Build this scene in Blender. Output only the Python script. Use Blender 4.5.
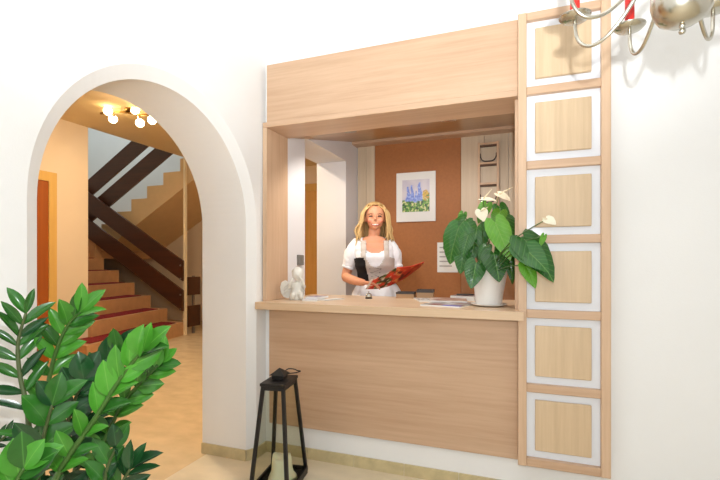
import bpy, bmesh, math, random
from mathutils import Vector, Matrix, noise
random.seed(7)
for o in list(bpy.data.objects): bpy.data.objects.remove(o)
scene = bpy.context.scene
C = scene.collection

# ------------------------------------------------------------------ camera
F, YH, EYE = 435.0, 262.0, 1.30
TH = math.atan2(161.7, 435.0)
cs, sn = math.cos(TH), math.sin(TH)
cam_d = bpy.data.cameras.new('camera'); cam = bpy.data.objects.new('camera', cam_d); C.objects.link(cam)
cam.location = (0, 0, EYE); cam.rotation_euler = (math.pi/2, 0, TH)
cam_d.sensor_width = 36; cam_d.lens = 36*F/720; cam_d.shift_y = (YH-240)/720; cam_d.clip_start = .02
scene.camera = cam
# ------------------------------------------------------------------ world, lights, exposure
w = bpy.data.worlds.new('world'); scene.world = w; w.use_nodes = True
w.node_tree.nodes['Background'].inputs[0].default_value = (.85, .92, 1, 1)
w.node_tree.nodes['Background'].inputs[1].default_value = 1.0
def area(name, loc, rot, sx, sy, power, col):
    d = bpy.data.lights.new(name, 'AREA'); d.shape = 'RECTANGLE'; d.size = sx; d.size_y = sy; d.energy = power; d.color = col
    o = bpy.data.objects.new(name, d); C.objects.link(o); o.location = loc; o.rotation_euler = rot; return o
def point(name, loc, power, col, r=.05):
    d = bpy.data.lights.new(name, 'POINT'); d.energy = power; d.color = col; d.shadow_soft_size = r
    o = bpy.data.objects.new(name, d); C.objects.link(o); o.location = loc; return o
OFF_P = 16
FLASH_P, BOUNCE_P, WIN_P, HALL_P, STAIR_P = 50, 215, 12, 14.5, 60
# camera flash: just above and right of the lens (the chandelier's shadow on the wall gives its place)
point('camera_flash', (.03*cs+.02*sn, .03*sn-.02*cs, EYE+.20), FLASH_P, (.92, .97, 1), .012)
# the same flash head throws most of its light up at the ceiling
_d = bpy.data.lights.new('camera_flash_bounce', 'SPOT'); _d.energy = BOUNCE_P; _d.spot_size = math.radians(110); _d.spot_blend = .8; _d.shadow_soft_size = .014; _d.color = (.92, .97, 1)
_o = bpy.data.objects.new('camera_flash_bounce', _d); C.objects.link(_o); _o.location = (.03*cs+.02*sn, .03*sn-.02*cs, EYE+.23); _o.rotation_euler = (math.radians(180-40), 0, TH)
# daylight fill, added at an unseen window behind the photographer
area('window_fill', (.5, -2.12, 1.75), (math.radians(90), 0, 0), 3.2, 2.0, WIN_P, (.96, .98, 1))
# daylight down the stairwell from the floor above
area('stairwell_daylight', (-8.2, 6.2, 6.3), (0, 0, 0), 2.2, 1.6, STAIR_P, (.82, .93, 1))
vs = scene.view_settings
vs.view_transform = 'Standard'; vs.look = 'None'; vs.gamma = 1; vs.use_curve_mapping = False; vs.exposure = 0.18

# ------------------------------------------------------------------ helpers
def ray(x, y):
    t = (x-360)/F; return Vector((-sn+t*cs, cs+t*sn, (YH-y)/F))
def atD(x, y, D): return Vector((0, 0, EYE)) + ray(x, y)*D
def atY(x, y, Y): r = ray(x, y); return Vector((0, 0, EYE)) + r*(Y/r.y)
def atZ(x, y, Z): r = ray(x, y); return Vector((0, 0, EYE)) + r*((Z-EYE)/r.z)

def lin(c):
    return tuple(((v/255)/12.92 if v/255 <= .04045 else ((v/255+.055)/1.055)**2.4) for v in c)
def nodes(name):
    m = bpy.data.materials.new(name); m.use_nodes = True
    return m, m.node_tree, m.node_tree.nodes['Principled BSDF']
def mat(name, c, rough=.5, metal=0, var=.05, scale=6, bump=0, bscale=60, trans=0, emit=None, est=0, sss=0, spec=.5, stretch=(1,1,1), coat=0, ior=1.45):
    m, nt, b = nodes(name); c = lin(c)
    tc = nt.nodes.new('ShaderNodeTexCoord'); mp = nt.nodes.new('ShaderNodeMapping'); mp.inputs['Scale'].default_value = stretch
    nt.links.new(tc.outputs['Object'], mp.inputs['Vector'])
    n = nt.nodes.new('ShaderNodeTexNoise'); n.inputs['Scale'].default_value = scale; n.inputs['Detail'].default_value = 5
    nt.links.new(mp.outputs[0], n.inputs['Vector'])
    r = nt.nodes.new('ShaderNodeValToRGB')
    r.color_ramp.elements[0].position = .3; r.color_ramp.elements[1].position = .7
    r.color_ramp.elements[0].color = (*[max(0, v*(1-var)) for v in c], 1); r.color_ramp.elements[1].color = (*[min(1, v*(1+var)) for v in c], 1)
    nt.links.new(n.outputs['Fac'], r.inputs[0]); nt.links.new(r.outputs[0], b.inputs['Base Color'])
    b.inputs['Roughness'].default_value = rough; b.inputs['Metallic'].default_value = metal
    b.inputs['Transmission Weight'].default_value = trans; b.inputs['IOR'].default_value = ior
    b.inputs['Specular IOR Level'].default_value = spec; b.inputs['Subsurface Weight'].default_value = sss
    b.inputs['Coat Weight'].default_value = coat
    if sss: b.inputs['Subsurface Radius'].default_value = (.01, .004, .002)
    if emit: b.inputs['Emission Color'].default_value = (*lin(emit), 1); b.inputs['Emission Strength'].default_value = est
    if bump:
        n2 = nt.nodes.new('ShaderNodeTexNoise'); n2.inputs['Scale'].default_value = bscale; n2.inputs['Detail'].default_value = 4
        nt.links.new(mp.outputs[0], n2.inputs['Vector'])
        bp = nt.nodes.new('ShaderNodeBump'); bp.inputs['Strength'].default_value = bump; bp.inputs['Distance'].default_value = .01
        nt.links.new(n2.outputs['Fac'], bp.inputs['Height']); nt.links.new(bp.outputs[0], b.inputs['Normal'])
    return m
def wood(name, c1, c2, grain='X', fine=46, rough=.42, bump=.04):
    m, nt, b = nodes(name)
    tc = nt.nodes.new('ShaderNodeTexCoord'); mp = nt.nodes.new('ShaderNodeMapping')
    s = {'X': (.045, 1, 1), 'Y': (1, .045, 1), 'Z': (1, 1, .045)}[grain]; mp.inputs['Scale'].default_value = s
    nt.links.new(tc.outputs['Object'], mp.inputs['Vector'])
    n1 = nt.nodes.new('ShaderNodeTexNoise'); n1.inputs['Scale'].default_value = fine; n1.inputs['Detail'].default_value = 6; n1.inputs['Roughness'].default_value = .65
    n2 = nt.nodes.new('ShaderNodeTexNoise'); n2.inputs['Scale'].default_value = fine*.16; n2.inputs['Detail'].default_value = 3
    nt.links.new(mp.outputs[0], n1.inputs['Vector']); nt.links.new(mp.outputs[0], n2.inputs['Vector'])
    mx = nt.nodes.new('ShaderNodeMath'); mx.operation = 'MULTIPLY_ADD'; mx.inputs[1].default_value = .55
    m2 = nt.nodes.new('ShaderNodeMath'); m2.operation = 'MULTIPLY'; m2.inputs[1].default_value = .45
    nt.links.new(n2.outputs['Fac'], m2.inputs[0]); nt.links.new(n1.outputs['Fac'], mx.inputs[0]); nt.links.new(m2.outputs[0], mx.inputs[2])
    r = nt.nodes.new('ShaderNodeValToRGB'); r.color_ramp.elements[0].position = .32; r.color_ramp.elements[1].position = .68
    r.color_ramp.elements[0].color = (*lin(c1), 1); r.color_ramp.elements[1].color = (*lin(c2), 1)
    nt.links.new(mx.outputs[0], r.inputs[0]); nt.links.new(r.outputs[0], b.inputs['Base Color'])
    b.inputs['Roughness'].default_value = rough
    bp = nt.nodes.new('ShaderNodeBump'); bp.inputs['Strength'].default_value = bump; bp.inputs['Distance'].default_value = .003
    nt.links.new(mx.outputs[0], bp.inputs['Height']); nt.links.new(bp.outputs[0], b.inputs['Normal'])
    return m
def printed(name, rough=.4):
    m, nt, b = nodes(name); a = nt.nodes.new('ShaderNodeVertexColor'); a.layer_name = 'print'
    nt.links.new(a.outputs[0], b.inputs['Base Color']); b.inputs['Roughness'].default_value = rough; return m
def leafmat(name, c, vein, rough=.3, vw=.02, side=False):
    m, nt, b = nodes(name)
    tc = nt.nodes.new('ShaderNodeTexCoord'); sp = nt.nodes.new('ShaderNodeSeparateXYZ'); nt.links.new(tc.outputs['Object'], sp.inputs[0])
    ab = nt.nodes.new('ShaderNodeMath'); ab.operation = 'ABSOLUTE'; nt.links.new(sp.outputs[0], ab.inputs[0])
    r = nt.nodes.new('ShaderNodeValToRGB'); r.color_ramp.elements[0].position = vw*.4; r.color_ramp.elements[1].position = vw*1.6
    r.color_ramp.elements[0].color = (*lin(vein), 1); r.color_ramp.elements[1].color = (0, 0, 0, 1)
    nt.links.new(ab.outputs[0], r.inputs[0])
    n = nt.nodes.new('ShaderNodeTexNoise'); n.inputs['Scale'].default_value = 4; nt.links.new(tc.outputs['Object'], n.inputs['Vector'])
    oi = nt.nodes.new('ShaderNodeObjectInfo')
    add = nt.nodes.new('ShaderNodeMath'); add.operation = 'MULTIPLY_ADD'; add.inputs[1].default_value = .55; 
    m3 = nt.nodes.new('ShaderNodeMath'); m3.operation = 'MULTIPLY'; m3.inputs[1].default_value = .45; nt.links.new(n.outputs['Fac'], m3.inputs[0])
    nt.links.new(oi.outputs['Random'], add.inputs[0]); nt.links.new(m3.outputs[0], add.inputs[2])
    r2 = nt.nodes.new('ShaderNodeValToRGB'); cl = lin(c)
    r2.color_ramp.elements[0].position = .2; r2.color_ramp.elements[1].position = .8
    r2.color_ramp.elements[0].color = (*[v*.7 for v in cl], 1); r2.color_ramp.elements[1].color = (*[min(1, v*1.25) for v in cl], 1)
    nt.links.new(add.outputs[0], r2.inputs[0])
    mix = nt.nodes.new('ShaderNodeMixRGB'); mix.blend_type = 'LIGHTEN'; mix.inputs[0].default_value = .8
    nt.links.new(r2.outputs[0], mix.inputs[1]); nt.links.new(r.outputs[0], mix.inputs[2]); nt.links.new(mix.outputs[0], b.inputs['Base Color'])
    b.inputs['Roughness'].default_value = rough; b.inputs['Specular IOR Level'].default_value = .5
    if side:      # side veins running from the midrib to the margin
        a_ = nt.nodes.new('ShaderNodeMath'); a_.operation = 'MULTIPLY_ADD'; a_.inputs[1].default_value = -.75
        nt.links.new(ab.outputs[0], a_.inputs[0]); nt.links.new(sp.outputs[1], a_.inputs[2])
        k_ = nt.nodes.new('ShaderNodeMath'); k_.operation = 'PINGPONG'; k_.inputs[1].default_value = .07; nt.links.new(a_.outputs[0], k_.inputs[0])
        rr = nt.nodes.new('ShaderNodeValToRGB'); rr.color_ramp.elements[0].position = .004; rr.color_ramp.elements[1].position = .022
        rr.color_ramp.elements[0].color = (.28, .28, .28, 1); rr.color_ramp.elements[1].color = (0, 0, 0, 1); nt.links.new(k_.outputs[0], rr.inputs[0])
        mv = nt.nodes.new('ShaderNodeMixRGB'); mv.inputs[2].default_value = (*lin(vein), 1); nt.links.new(rr.outputs[0], mv.inputs[0]); nt.links.new(mix.outputs[0], mv.inputs[1]); nt.links.new(mv.outputs[0], b.inputs['Base Color'])
        bp = nt.nodes.new('ShaderNodeBump'); bp.invert = True; bp.inputs['Strength'].default_value = .5; bp.inputs['Distance'].default_value = .004; nt.links.new(rr.outputs[0], bp.inputs['Height']); nt.links.new(bp.outputs[0], b.inputs['Normal'])
    return m

class MB:
    def __init__(s): s.v = []; s.f = []; s.m = []; s.cur = 0; s.col = None
    def add(s, vs, fs):
        o = len(s.v); s.v += [tuple(p) for p in vs]; s.f += [tuple(i+o for i in f) for f in fs]; s.m += [s.cur]*len(fs); return s
    def box(s, a, b, M=None):
        x0, y0, z0 = a; x1, y1, z1 = b
        vs = [Vector(p) for p in ((x0,y0,z0),(x1,y0,z0),(x1,y1,z0),(x0,y1,z0),(x0,y0,z1),(x1,y0,z1),(x1,y1,z1),(x0,y1,z1))]
        if M is not None: vs = [M @ p for p in vs]
        return s.add(vs, [(0,3,2,1),(4,5,6,7),(0,1,5,4),(1,2,6,5),(2,3,7,6),(3,0,4,7)])
    def bbox(s, a, b, r=.004, M=None):      # box with small chamfers on every edge
        bm = bmesh.new(); bmesh.ops.create_cube(bm, size=1)
        for v in bm.verts: v.co = Vector([a[i]+(v.co[i]+.5)*(b[i]-a[i]) for i in range(3)])
        bmesh.ops.bevel(bm, geom=list(bm.edges), offset=r, segments=1, affect='EDGES')
        bm.verts.index_update(); vs = [(M @ v.co if M is not None else v.co.copy()) for v in bm.verts]; fs = [[v.index for v in f.verts] for f in bm.faces]; bm.free()
        return s.add(vs, fs)
    def prism(s, poly, fn):                 # poly: 2-D outline, fn(u,v,k) -> 3-D, k = 0/1
        n = len(poly); vs = [fn(u, v, 0) for u, v in poly]+[fn(u, v, 1) for u, v in poly]
        return s.add(vs, [tuple(range(n-1, -1, -1)), tuple(range(n, 2*n))]+[(i, (i+1) % n, n+(i+1) % n, n+i) for i in range(n)])
    def tube(s, pts, rad, n=8, cap=True, flat=1.0):
        pts = [Vector(p) for p in pts]; k = len(pts)
        if not hasattr(rad, '__len__'): rad = [rad]*k
        vs = []; up = Vector((0, 0, 1)); prev = None
        for i, p in enumerate(pts):
            d = (pts[min(i+1, k-1)]-pts[max(i-1, 0)])
            if d.length < 1e-9: d = Vector((0, 0, 1))
            d.normalize()
            if prev is None:
                a = d.cross(up if abs(d.z) < .9 else Vector((1, 0, 0))); a.normalize()
            else:
                a = prev - d*prev.dot(d); a.normalize()
            prev = a; b = d.cross(a)
            for j in range(n):
                t = 2*math.pi*j/n; vs.append(p+(a*math.cos(t)+b*math.sin(t)*flat)*rad[i])
        fs = [(i*n+j, i*n+(j+1) % n, (i+1)*n+(j+1) % n, (i+1)*n+j) for i in range(k-1) for j in range(n)]
        if cap: fs += [tuple(range(n-1, -1, -1)), tuple((k-1)*n+j for j in range(n))]
        return s.add(vs, fs)
    def lathe(s, prof, c=(0, 0, 0), n=24, fn=None):
        vs = []
        for r, z in prof:
            for j in range(n):
                t = 2*math.pi*j/n; q = Vector((r*math.cos(t), r*math.sin(t), z)); q = fn(q) if fn else q
                vs.append(Vector(c)+q)
        k = len(prof); fs = [(i*n+j, i*n+(j+1) % n, (i+1)*n+(j+1) % n, (i+1)*n+j) for i in range(k-1) for j in range(n)]
        fs += [tuple(range(n-1, -1, -1)), tuple((k-1)*n+j for j in range(n))]
        return s.add(vs, fs)
    def ball(s, c, r, n=12, M=None):
        r = (r, r, r) if not hasattr(r, '__len__') else r; vs = []
        for i in range(1, n):
            a = math.pi*i/n
            for j in range(2*n):
                t = math.pi*j/n; q = Vector((r[0]*math.sin(a)*math.cos(t), r[1]*math.sin(a)*math.sin(t), -r[2]*math.cos(a)))
                if M is not None: q = M @ q
                vs.append(Vector(c)+q)
        N = 2*n; fs = [(i*N+j, i*N+(j+1) % N, (i+1)*N+(j+1) % N, (i+1)*N+j) for i in range(n-2) for j in range(N)]
        b = Vector((0, 0, -r[2])); t = Vector((0, 0, r[2]))
        if M is not None: b = M @ b; t = M @ t
        vs += [Vector(c)+b, Vector(c)+t]; L = len(vs)
        fs += [(L-2, (j+1) % N, j) for j in range(N)]+[(L-1, (n-2)*N+j, (n-2)*N+(j+1) % N) for j in range(N)]
        return s.add(vs, fs)
    def grid(s, fn, nu, nv, keep=None, wrap=False):
        vs = []; N = nu if wrap else nu+1
        for j in range(nv+1):
            for i in range(N): vs.append(fn(i/nu, j/nv))
        fs = []
        for j in range(nv):
            for i in range(nu):
                if keep is None or keep((i+.5)/nu, (j+.5)/nv):
                    fs.append((j*N+i, j*N+(i+1) % N, (j+1)*N+(i+1) % N, (j+1)*N+i))
        return s.add(vs, fs)
    def mesh(s, name, m, smooth=False):
        me = bpy.data.meshes.new(name); me.from_pydata(s.v, [], s.f); me.update()
        for x in (m if isinstance(m, (list, tuple)) else [m]): me.materials.append(x)
        for p, i in zip(me.polygons, s.m): p.material_index = i
        bm = bmesh.new(); bm.from_mesh(me); bmesh.ops.recalc_face_normals(bm, faces=bm.faces)
        loose = [v for v in bm.verts if not v.link_faces]
        bmesh.ops.delete(bm, geom=loose, context='VERTS'); bm.to_mesh(me); bm.free()
        if smooth:
            for p in me.polygons: p.use_smooth = True
            if smooth == 'auto':
                try: me.set_sharp_from_angle(angle=math.radians(40))
                except Exception: pass
        return me
    def build(s, name, m, parent=None, smooth=False):
        return link(name, s.mesh(name, m, smooth), parent)
def link(name, me, parent=None, M=None):
    o = bpy.data.objects.new(name, me); C.objects.link(o)
    if parent is not None:
        o.parent = parent; o.matrix_parent_inverse = WORLD.get(parent.name, Matrix()).inverted()
    if M is not None: o.matrix_basis = M
    return o
WORLD = {}
def tag(o, label=None, cat=None, group=None, kind=None):
    if label: o['label'] = label
    if cat: o['category'] = cat
    if group: o['group'] = group
    if kind: o['kind'] = kind
    return o
def thing(name, loc, label, cat, group=None, kind=None):
    o = bpy.data.objects.new(name, None); C.objects.link(o); o.location = loc; o.empty_display_size = .1
    WORLD[o.name] = Matrix.Translation(loc); return tag(o, label, cat, group, kind)
def struct(o, label=None): return tag(o, label, None, None, 'structure')
def colored(me, fn):      # flat print on a fine grid: one colour per corner
    a = me.color_attributes.new('print', 'FLOAT_COLOR', 'POINT')
    for i, v in enumerate(me.vertices):
        c = lin(fn(i, v.co)); a.data[i].color = (*c, 1)
def solid(o, t, off=-1):
    md = o.modifiers.new('thick', 'SOLIDIFY'); md.thickness = t; md.offset = off; return o

# ------------------------------------------------------------------ materials
W_white = mat('white_plaster', (238, 237, 236), .75, var=.012, scale=3, bump=.05, bscale=140)
W_office = mat('office_plaster', (226, 224, 226), .75, var=.012, scale=3, bump=.05, bscale=140)
W_peach = mat('peach_plaster', (236, 214, 184), .75, var=.02, scale=2, bump=.05, bscale=140)
W_grey = mat('daylit_grey_plaster', (226, 229, 228), .75, var=.02, scale=2)
W_ceil = mat('hall_ceiling_plaster', (238, 214, 168), .8, var=.015)
M_floor = mat('cream_marble_tile', (222, 206, 177), .28, var=.09, scale=5, stretch=(1, 1.6, 1))
M_tile = mat('travertine_tile', (201, 184, 142), .35, var=.12, scale=14)
M_grout = mat('grout', (214, 206, 190), .8)
OAKH = wood('oak_horizontal', (188, 152, 122), (211, 178, 148), 'X')
OAKV = wood('oak_vertical', (198, 163, 132), (219, 187, 156), 'Z')
OAKY = wood('oak_depth', (205, 165, 122), (224, 187, 144), 'Y')
OAKSQ = wood('oak_square', (194, 166, 132), (219, 193, 159), 'Z', 34)
OAKPALE = wood('oak_pale_wall', (196, 174, 146), (214, 194, 168), 'Z', 40)
OAKTOP = wood('oak_counter', (208, 177, 144), (228, 200, 168), 'X', 40, .3)
CEILW = wood('ceiling_veneer', (158, 118, 68), (182, 140, 88), 'X', 40, .3)
BROWN = mat('brown_wall_cladding', (168, 107, 60), .6, var=.06, scale=40, bump=.06, bscale=90)
BROWNP = wood('brown_veneer', (150, 100, 62), (170, 118, 76), 'X')
DARKW = wood('dark_stained_wood', (58, 30, 18), (84, 46, 26), 'X', 40, .35)
PINE = wood('pine', (220, 164, 84), (238, 188, 112), 'Z', 20, .4)
PINEF = wood('pine_frame', (214, 166, 84), (230, 186, 106), 'Z', 20, .4)
ORANGE = wood('orange_door', (150, 74, 22), (172, 92, 32), 'Z', 20, .4)
STEP = mat('step_stone', (200, 152, 106), .4, var=.08, scale=9)
STEPP = mat('step_plaster', (226, 190, 140), .6, var=.03)
POSTM = mat('cream_painted_wood', (240, 222, 186), .45, var=.03)
CARPET = mat('red_carpet', (122, 10, 22), .95, var=.15, scale=60, bump=.3, bscale=300)
ACRYL = mat('frosted_white_panel', (232, 234, 240), .18, var=.01, coat=.2)
BLACK = mat('black_iron', (22, 20, 20), .45, var=.1, scale=20)
GLASS = mat('tinted_glass', (246, 248, 240), .03, trans=1, var=0, ior=1.03, spec=.6)
CANDLE = mat('cream_wax', (244, 240, 212), .5, var=.03, sss=.2)
NICKEL = mat('brushed_nickel', (200, 196, 184), .24, 1, var=.04, scale=20)
REDWAX = mat('red_wax', (200, 36, 30), .4, var=.05, sss=.1)
BRASS = mat('antique_brass', (176, 140, 84), .3, 1, var=.05)
BULB = mat('opal_glass_lit', (255, 244, 214), .3, emit=(255, 226, 170), est=11)
CERAM = mat('white_ceramic', (240, 238, 234), .3, var=.01, coat=.3)
PLASTW = mat('white_stoneware', (224, 222, 214), .6, var=.04, scale=30, bump=.1, bscale=80)
PAPER = mat('white_paper', (236, 235, 232), .7, var=.01)
SOIL = mat('soil', (52, 38, 26), .95, var=.3, scale=50, bump=.6, bscale=80)
GREYM = mat('grey_metal', (150, 146, 140), .35, .8)
PRINT = printed('printed_paper')
PLASTER_DARK = mat('dark_grey_card', (70, 64, 62), .6)
TAN = mat('tan_card', (176, 140, 104), .6)
GREENSTEM = mat('stem_green', (66, 98, 40), .45, var=.12, scale=12)
STEMD = mat('stem_olive', (74, 86, 46), .5, var=.15, scale=12)
ZZ = leafmat('zz_leaf', (44, 98, 32), (70, 126, 50), .22, .012)
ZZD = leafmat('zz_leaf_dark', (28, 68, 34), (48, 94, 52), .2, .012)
ZZB = leafmat('zz_leaf_young', (66, 132, 38), (100, 160, 62), .28, .012)
AN = leafmat('anthurium_leaf', (38, 94, 30), (104, 150, 74), .2, .014, True)
ANB = leafmat('anthurium_leaf_young', (88, 148, 38), (126, 174, 70), .26, .014, True)
SPATHE = mat('cream_spathe', (244, 238, 214), .4, var=.02)
SPADIX = mat('spadix', (236, 222, 190), .6, var=.06)

# ================================================================== SETTING
XL, XLB = -1.652, -2.043          # arch wall: room face, hall face
YW, YWB = 2.583, 2.82             # reception wall: room face, office face
ZC = 3.2
M_floorh = mat('warm_lit_marble_tile', (219, 194, 154), .26, var=.10, scale=5, stretch=(1, 1.6, 1))  # cream stone tinted ochre: the hall's warm light is in the colour
m = MB(); m.box((-2.0, -2.5, -.1), (3.0, 8.1, 0)); struct(m.build('floor', M_floor), 'cream stone floor')
m = MB(); m.box((-10.4, -2.7, -.1), (-2.0, 8.1, 0)); struct(m.build('floor_hall', M_floorh), 'stone floor of the hall with the warm lamp light in its colour')
m = MB(); m.box((XLB, -2.5, ZC), (3.0, YWB, ZC+.3)); struct(m.build('ceiling', W_white))
# arch wall
YA, YB, SPR, CH = 1.099, 2.409, 1.535, .06
R = (YB-YA)/2; YC = (YA+YB)/2
def outline(off):
    p = [(YA-off, 0)]+[(YC-(R+off)*math.cos(math.pi*i/48), SPR+(R+off)*math.sin(math.pi*i/48)) for i in range(49)]+[(YB+off, 0)]
    return p
oi, oo = outline(0), outline(CH)
m = MB()
def columns(o, X):
    for i in range(1, len(o)-2):
        (a, b), (c, d) = o[i], o[i+1]; m.add([(X, a, b), (X, c, d), (X, c, ZC), (X, a, ZC)], [(0, 1, 2, 3)])
    m.add([(X, -2.5, 0), (X, o[0][0], 0), (X, o[1][0], o[1][1]), (X, o[1][0], ZC), (X, -2.5, ZC)], [(0, 1, 2, 3, 4)])
    m.add([(X, o[-1][0], 0), (X, YWB, 0), (X, YWB, ZC), (X, o[-2][0], ZC), (X, o[-2][0], o[-2][1])], [(0, 1, 2, 3, 4)])
columns(oo, XL); columns(oi, XLB)
for i in range(len(oi)-1):
    (a, b), (c, d) = oi[i], oi[i+1]; (e, f_), (g, h) = oo[i], oo[i+1]
    m.add([(XL, e, f_), (XL, g, h), (XL-.04, c, d), (XL-.04, a, b)], [(0, 1, 2, 3)])
    m.add([(XL-.04, a, b), (XL-.04, c, d), (XLB, c, d), (XLB, a, b)], [(0, 1, 2, 3)])
m.add([(XL, YWB, 0), (XLB, YWB, 0), (XLB, YWB, ZC), (XL, YWB, ZC)], [(0, 1, 2, 3)])
m.add([(XL, -2.5, 0), (XLB, -2.5, 0), (XLB, -2.5, ZC), (XL, -2.5, ZC)], [(0, 1, 2, 3)])
m.add([(XL, -2.5, ZC), (XLB, -2.5, ZC), (XLB, YWB, ZC), (XL, YWB, ZC)], [(0, 1, 2, 3)])
struct(m.build('wall_left', W_white, smooth='auto'), 'white plaster wall with a round arch')
# reception wall with its hatch
OX0, OX1, OZ0, OZ1 = -1.648, -.012, .985, 2.245
m = MB(); m.box((XL, YW, 0), (2.9, YWB, OZ0)); m.box((XL, YW, OZ1), (2.9, YWB, ZC)); m.box((OX1, YW, OZ0), (2.9, YWB, OZ1))
struct(m.build('wall_front', W_white), 'white wall around the reception hatch')
m = MB(); m.box((2.6, -2.5, 0), (2.8, YW, ZC)); struct(m.build('wall_right', W_white))
m = MB()      # unseen wall behind the photographer, its window added for daylight fill
m.box((XL, -2.5, 0), (2.6, -2.2, .7)); m.box((XL, -2.5, 2.8), (2.6, -2.2, ZC)); m.box((XL, -2.5, .7), (-1.2, -2.2, 2.8)); m.box((2.2, -2.5, .7), (2.6, -2.2, 2.8))
struct(m.build('wall_back', W_white))
m = MB()
for x in (-1.2, .47, 2.14): m.box((x, -2.42, .7), (x+.06, -2.34, 2.8))
for z in (.7, 2.74): m.box((-1.2, -2.42, z), (2.2, -2.34, z+.06))
wn = struct(m.build('added_window', CERAM))
for x0, x1 in ((-1.14, .47), (.53, 2.14)):
    m = MB(); m.box((x0, -2.385, .76), (x1, -2.379, 2.74)); m.build('pane', GLASS, wn)
# hall
XH, YHC, YST = -5.74, 4.42, 7.73
m = MB(); m.box((XH, -2.5, ZC), (XLB, YST, ZC+.3)); struct(m.build('ceiling_hall', W_ceil))
m = MB(); m.box((XH-.25, -2.5, 0), (XH, YHC, 6.5)); struct(m.build('wall_hall', W_peach), 'peach wall of the stair hall')
m = MB(); m.box((XH, -2.7, 0), (XLB, -2.5, ZC)); struct(m.build('wall_hall_end', W_peach))
m = MB(); wy = lambda u, v, k: (u, YST+k*.2, v)
m.prism([(-10.2, 0), (-1.6, 0), (-1.6, ZC), (-5.5, ZC), (-7.84, 1.80), (-10.2, 1.80)], wy); m.cur = 1; m.prism([(-10.2, 1.80), (-7.84, 1.80), (-5.5, ZC), (-1.6, ZC), (-1.6, 6.5), (-10.2, 6.5)], wy)  # grey part above the flight carries the cool daylight as wall colour
struct(m.build('wall_stairwell', [W_peach, W_grey]))
m = MB(); m.box((-10.4, YHC-.3, 0), (-10.2, YST+.2, 6.5)); struct(m.build('wall_landing', W_grey))
m = MB(); m.box((-10.2, YHC-.3, 0), (XH-.25, YHC-.05, 6.5)); struct(m.build('wall_stair_side', W_peach))
m = MB(); m.box((XH-.02, YHC-.3, ZC+.3), (XH+.2, YST, 6.5)); struct(m.build('wall_upper', W_grey))
m = MB(); m.box((-10.4, YHC-.3, 6.5), (XH+.2, YST+.2, 6.6)); struct(m.build('ceiling_stairwell', W_grey))
# door in the hall wall
d1 = thing('door_1', (XH, 3.0, 0), None, None, kind='structure')
m = MB(); y1, y0 = 3.954, 2.7
m.box((XH, y1-.10, 0), (XH+.04, y1, 2.46)); m.box((XH, y0, 0), (XH+.04, y0+.12, 2.46)); m.box((XH, y0+.12, 2.34), (XH+.04, y1-.10, 2.46)); m.build('door_frame', PINEF, d1)
m = MB(); m.box((XH+.002, y0+.12, 0.01), (XH+.022, y1-.10, 2.34)); m.build('door_leaf', ORANGE, d1)
m = MB(); m.tube([(XH+.02, y0+.22, 1.1), (XH+.07, y0+.22, 1.1), (XH+.07, y0+.36, 1.1)], .011); m.build('door_handle', GREYM, d1, True)
# pine door on the far hall wall, seen through the office doorway
d2 = thing('door_2', (-3.55, YST, 0), None, None, kind='structure')
m = MB(); m.box((-4.15, YST-.05, 0), (-4.02, YST, 2.84)); m.box((-3.02, YST-.05, 0), (-2.89, YST, 2.84)); m.box((-4.02, YST-.05, 2.7), (-3.02, YST, 2.84)); m.build('door_frame', PINEF, d2)
m = MB(); m.box((-4.02, YST-.025, .01), (-3.02, YST-.002, 2.7)); m.build('door_leaf', PINE, d2)
for zz0, zz1 in ((.2, 1.25), (1.4, 2.5)):
    for xx in (-3.9, -3.46):
        m = MB(); m.bbox((xx, YST-.036, zz0), (xx+.32, YST-.024, zz1), .01); m.build('panel', PINE, d2)
m = MB(); m.tube([(-3.1, YST-.03, 1.15), (-3.1, YST-.08, 1.15), (-3.24, YST-.08, 1.15)], .011); m.build('door_handle', GREYM, d2, True)
# office shell
XO0, XO1 = -1.615, -1.93
m = MB(); m.box((XO1, YWB, 0), (XO0, 3.088, ZC)); m.box((XO1, 3.949, 0), (XO0, 4.5, ZC)); m.box((XO1, 3.088, 2.29), (XO0, 3.949, ZC)); m.box((XO1, 4.5, 0), (XO0, YST, ZC))
struct(m.build('wall_office_left', W_office), 'white office wall with an open doorway')
m = MB(); m.box((XO0, 4.27, 0), (.35, 4.42, ZC)); struct(m.build('wall_office_back', W_office))
m = MB(); m.box((.10, YWB, 0), (.3, 4.3, ZC)); struct(m.build('wall_office_right', W_office))
m = MB(); m.prism([(YWB, 2.216), (4.27, 2.555), (4.27, 2.6), (YWB, 2.26)], lambda u, v, k: (XO0+k*1.72, u, v)); struct(m.build('ceiling_office', CEILW), 'sloping wood ceiling of the office')
m = MB(); m.box((XO0, 4.11, 2.493), (.10, 4.27, 2.53)); struct(m.build('trim_1', OAKH), 'oak cornice board above the office back wall')
# claddings on the office back wall
def clad(name, x0, x1, z0, z1, mt, n, lab):
    t = thing(name, ((x0+x1)/2, 4.25, z0), lab, None, kind='structure'); wd = (x1-x0)/n
    for i in range(n):
        m = MB(); m.bbox((x0+i*wd+.001, 4.245, z0), (x0+(i+1)*wd-.001, 4.27, z1), .002); m.build('panel', mt, t)
    return t
clad('trim_2', -1.605, -1.415, 0, 2.5, OAKPALE, 2, 'pale oak strip beside the brown wall cladding')
clad('trim_3', -1.415, -.546, 0, 2.5, BROWN, 1, 'brown wall cladding behind the receptionist')
clad('trim_4', -.546, .10, 1.36, 2.5, OAKPALE, 3, 'pale oak wall panels behind the white flowers')
clad('trim_5', -.546, .10, 0, 1.36, BROWNP, 1, 'brown lower panel behind the flower pot')
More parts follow.
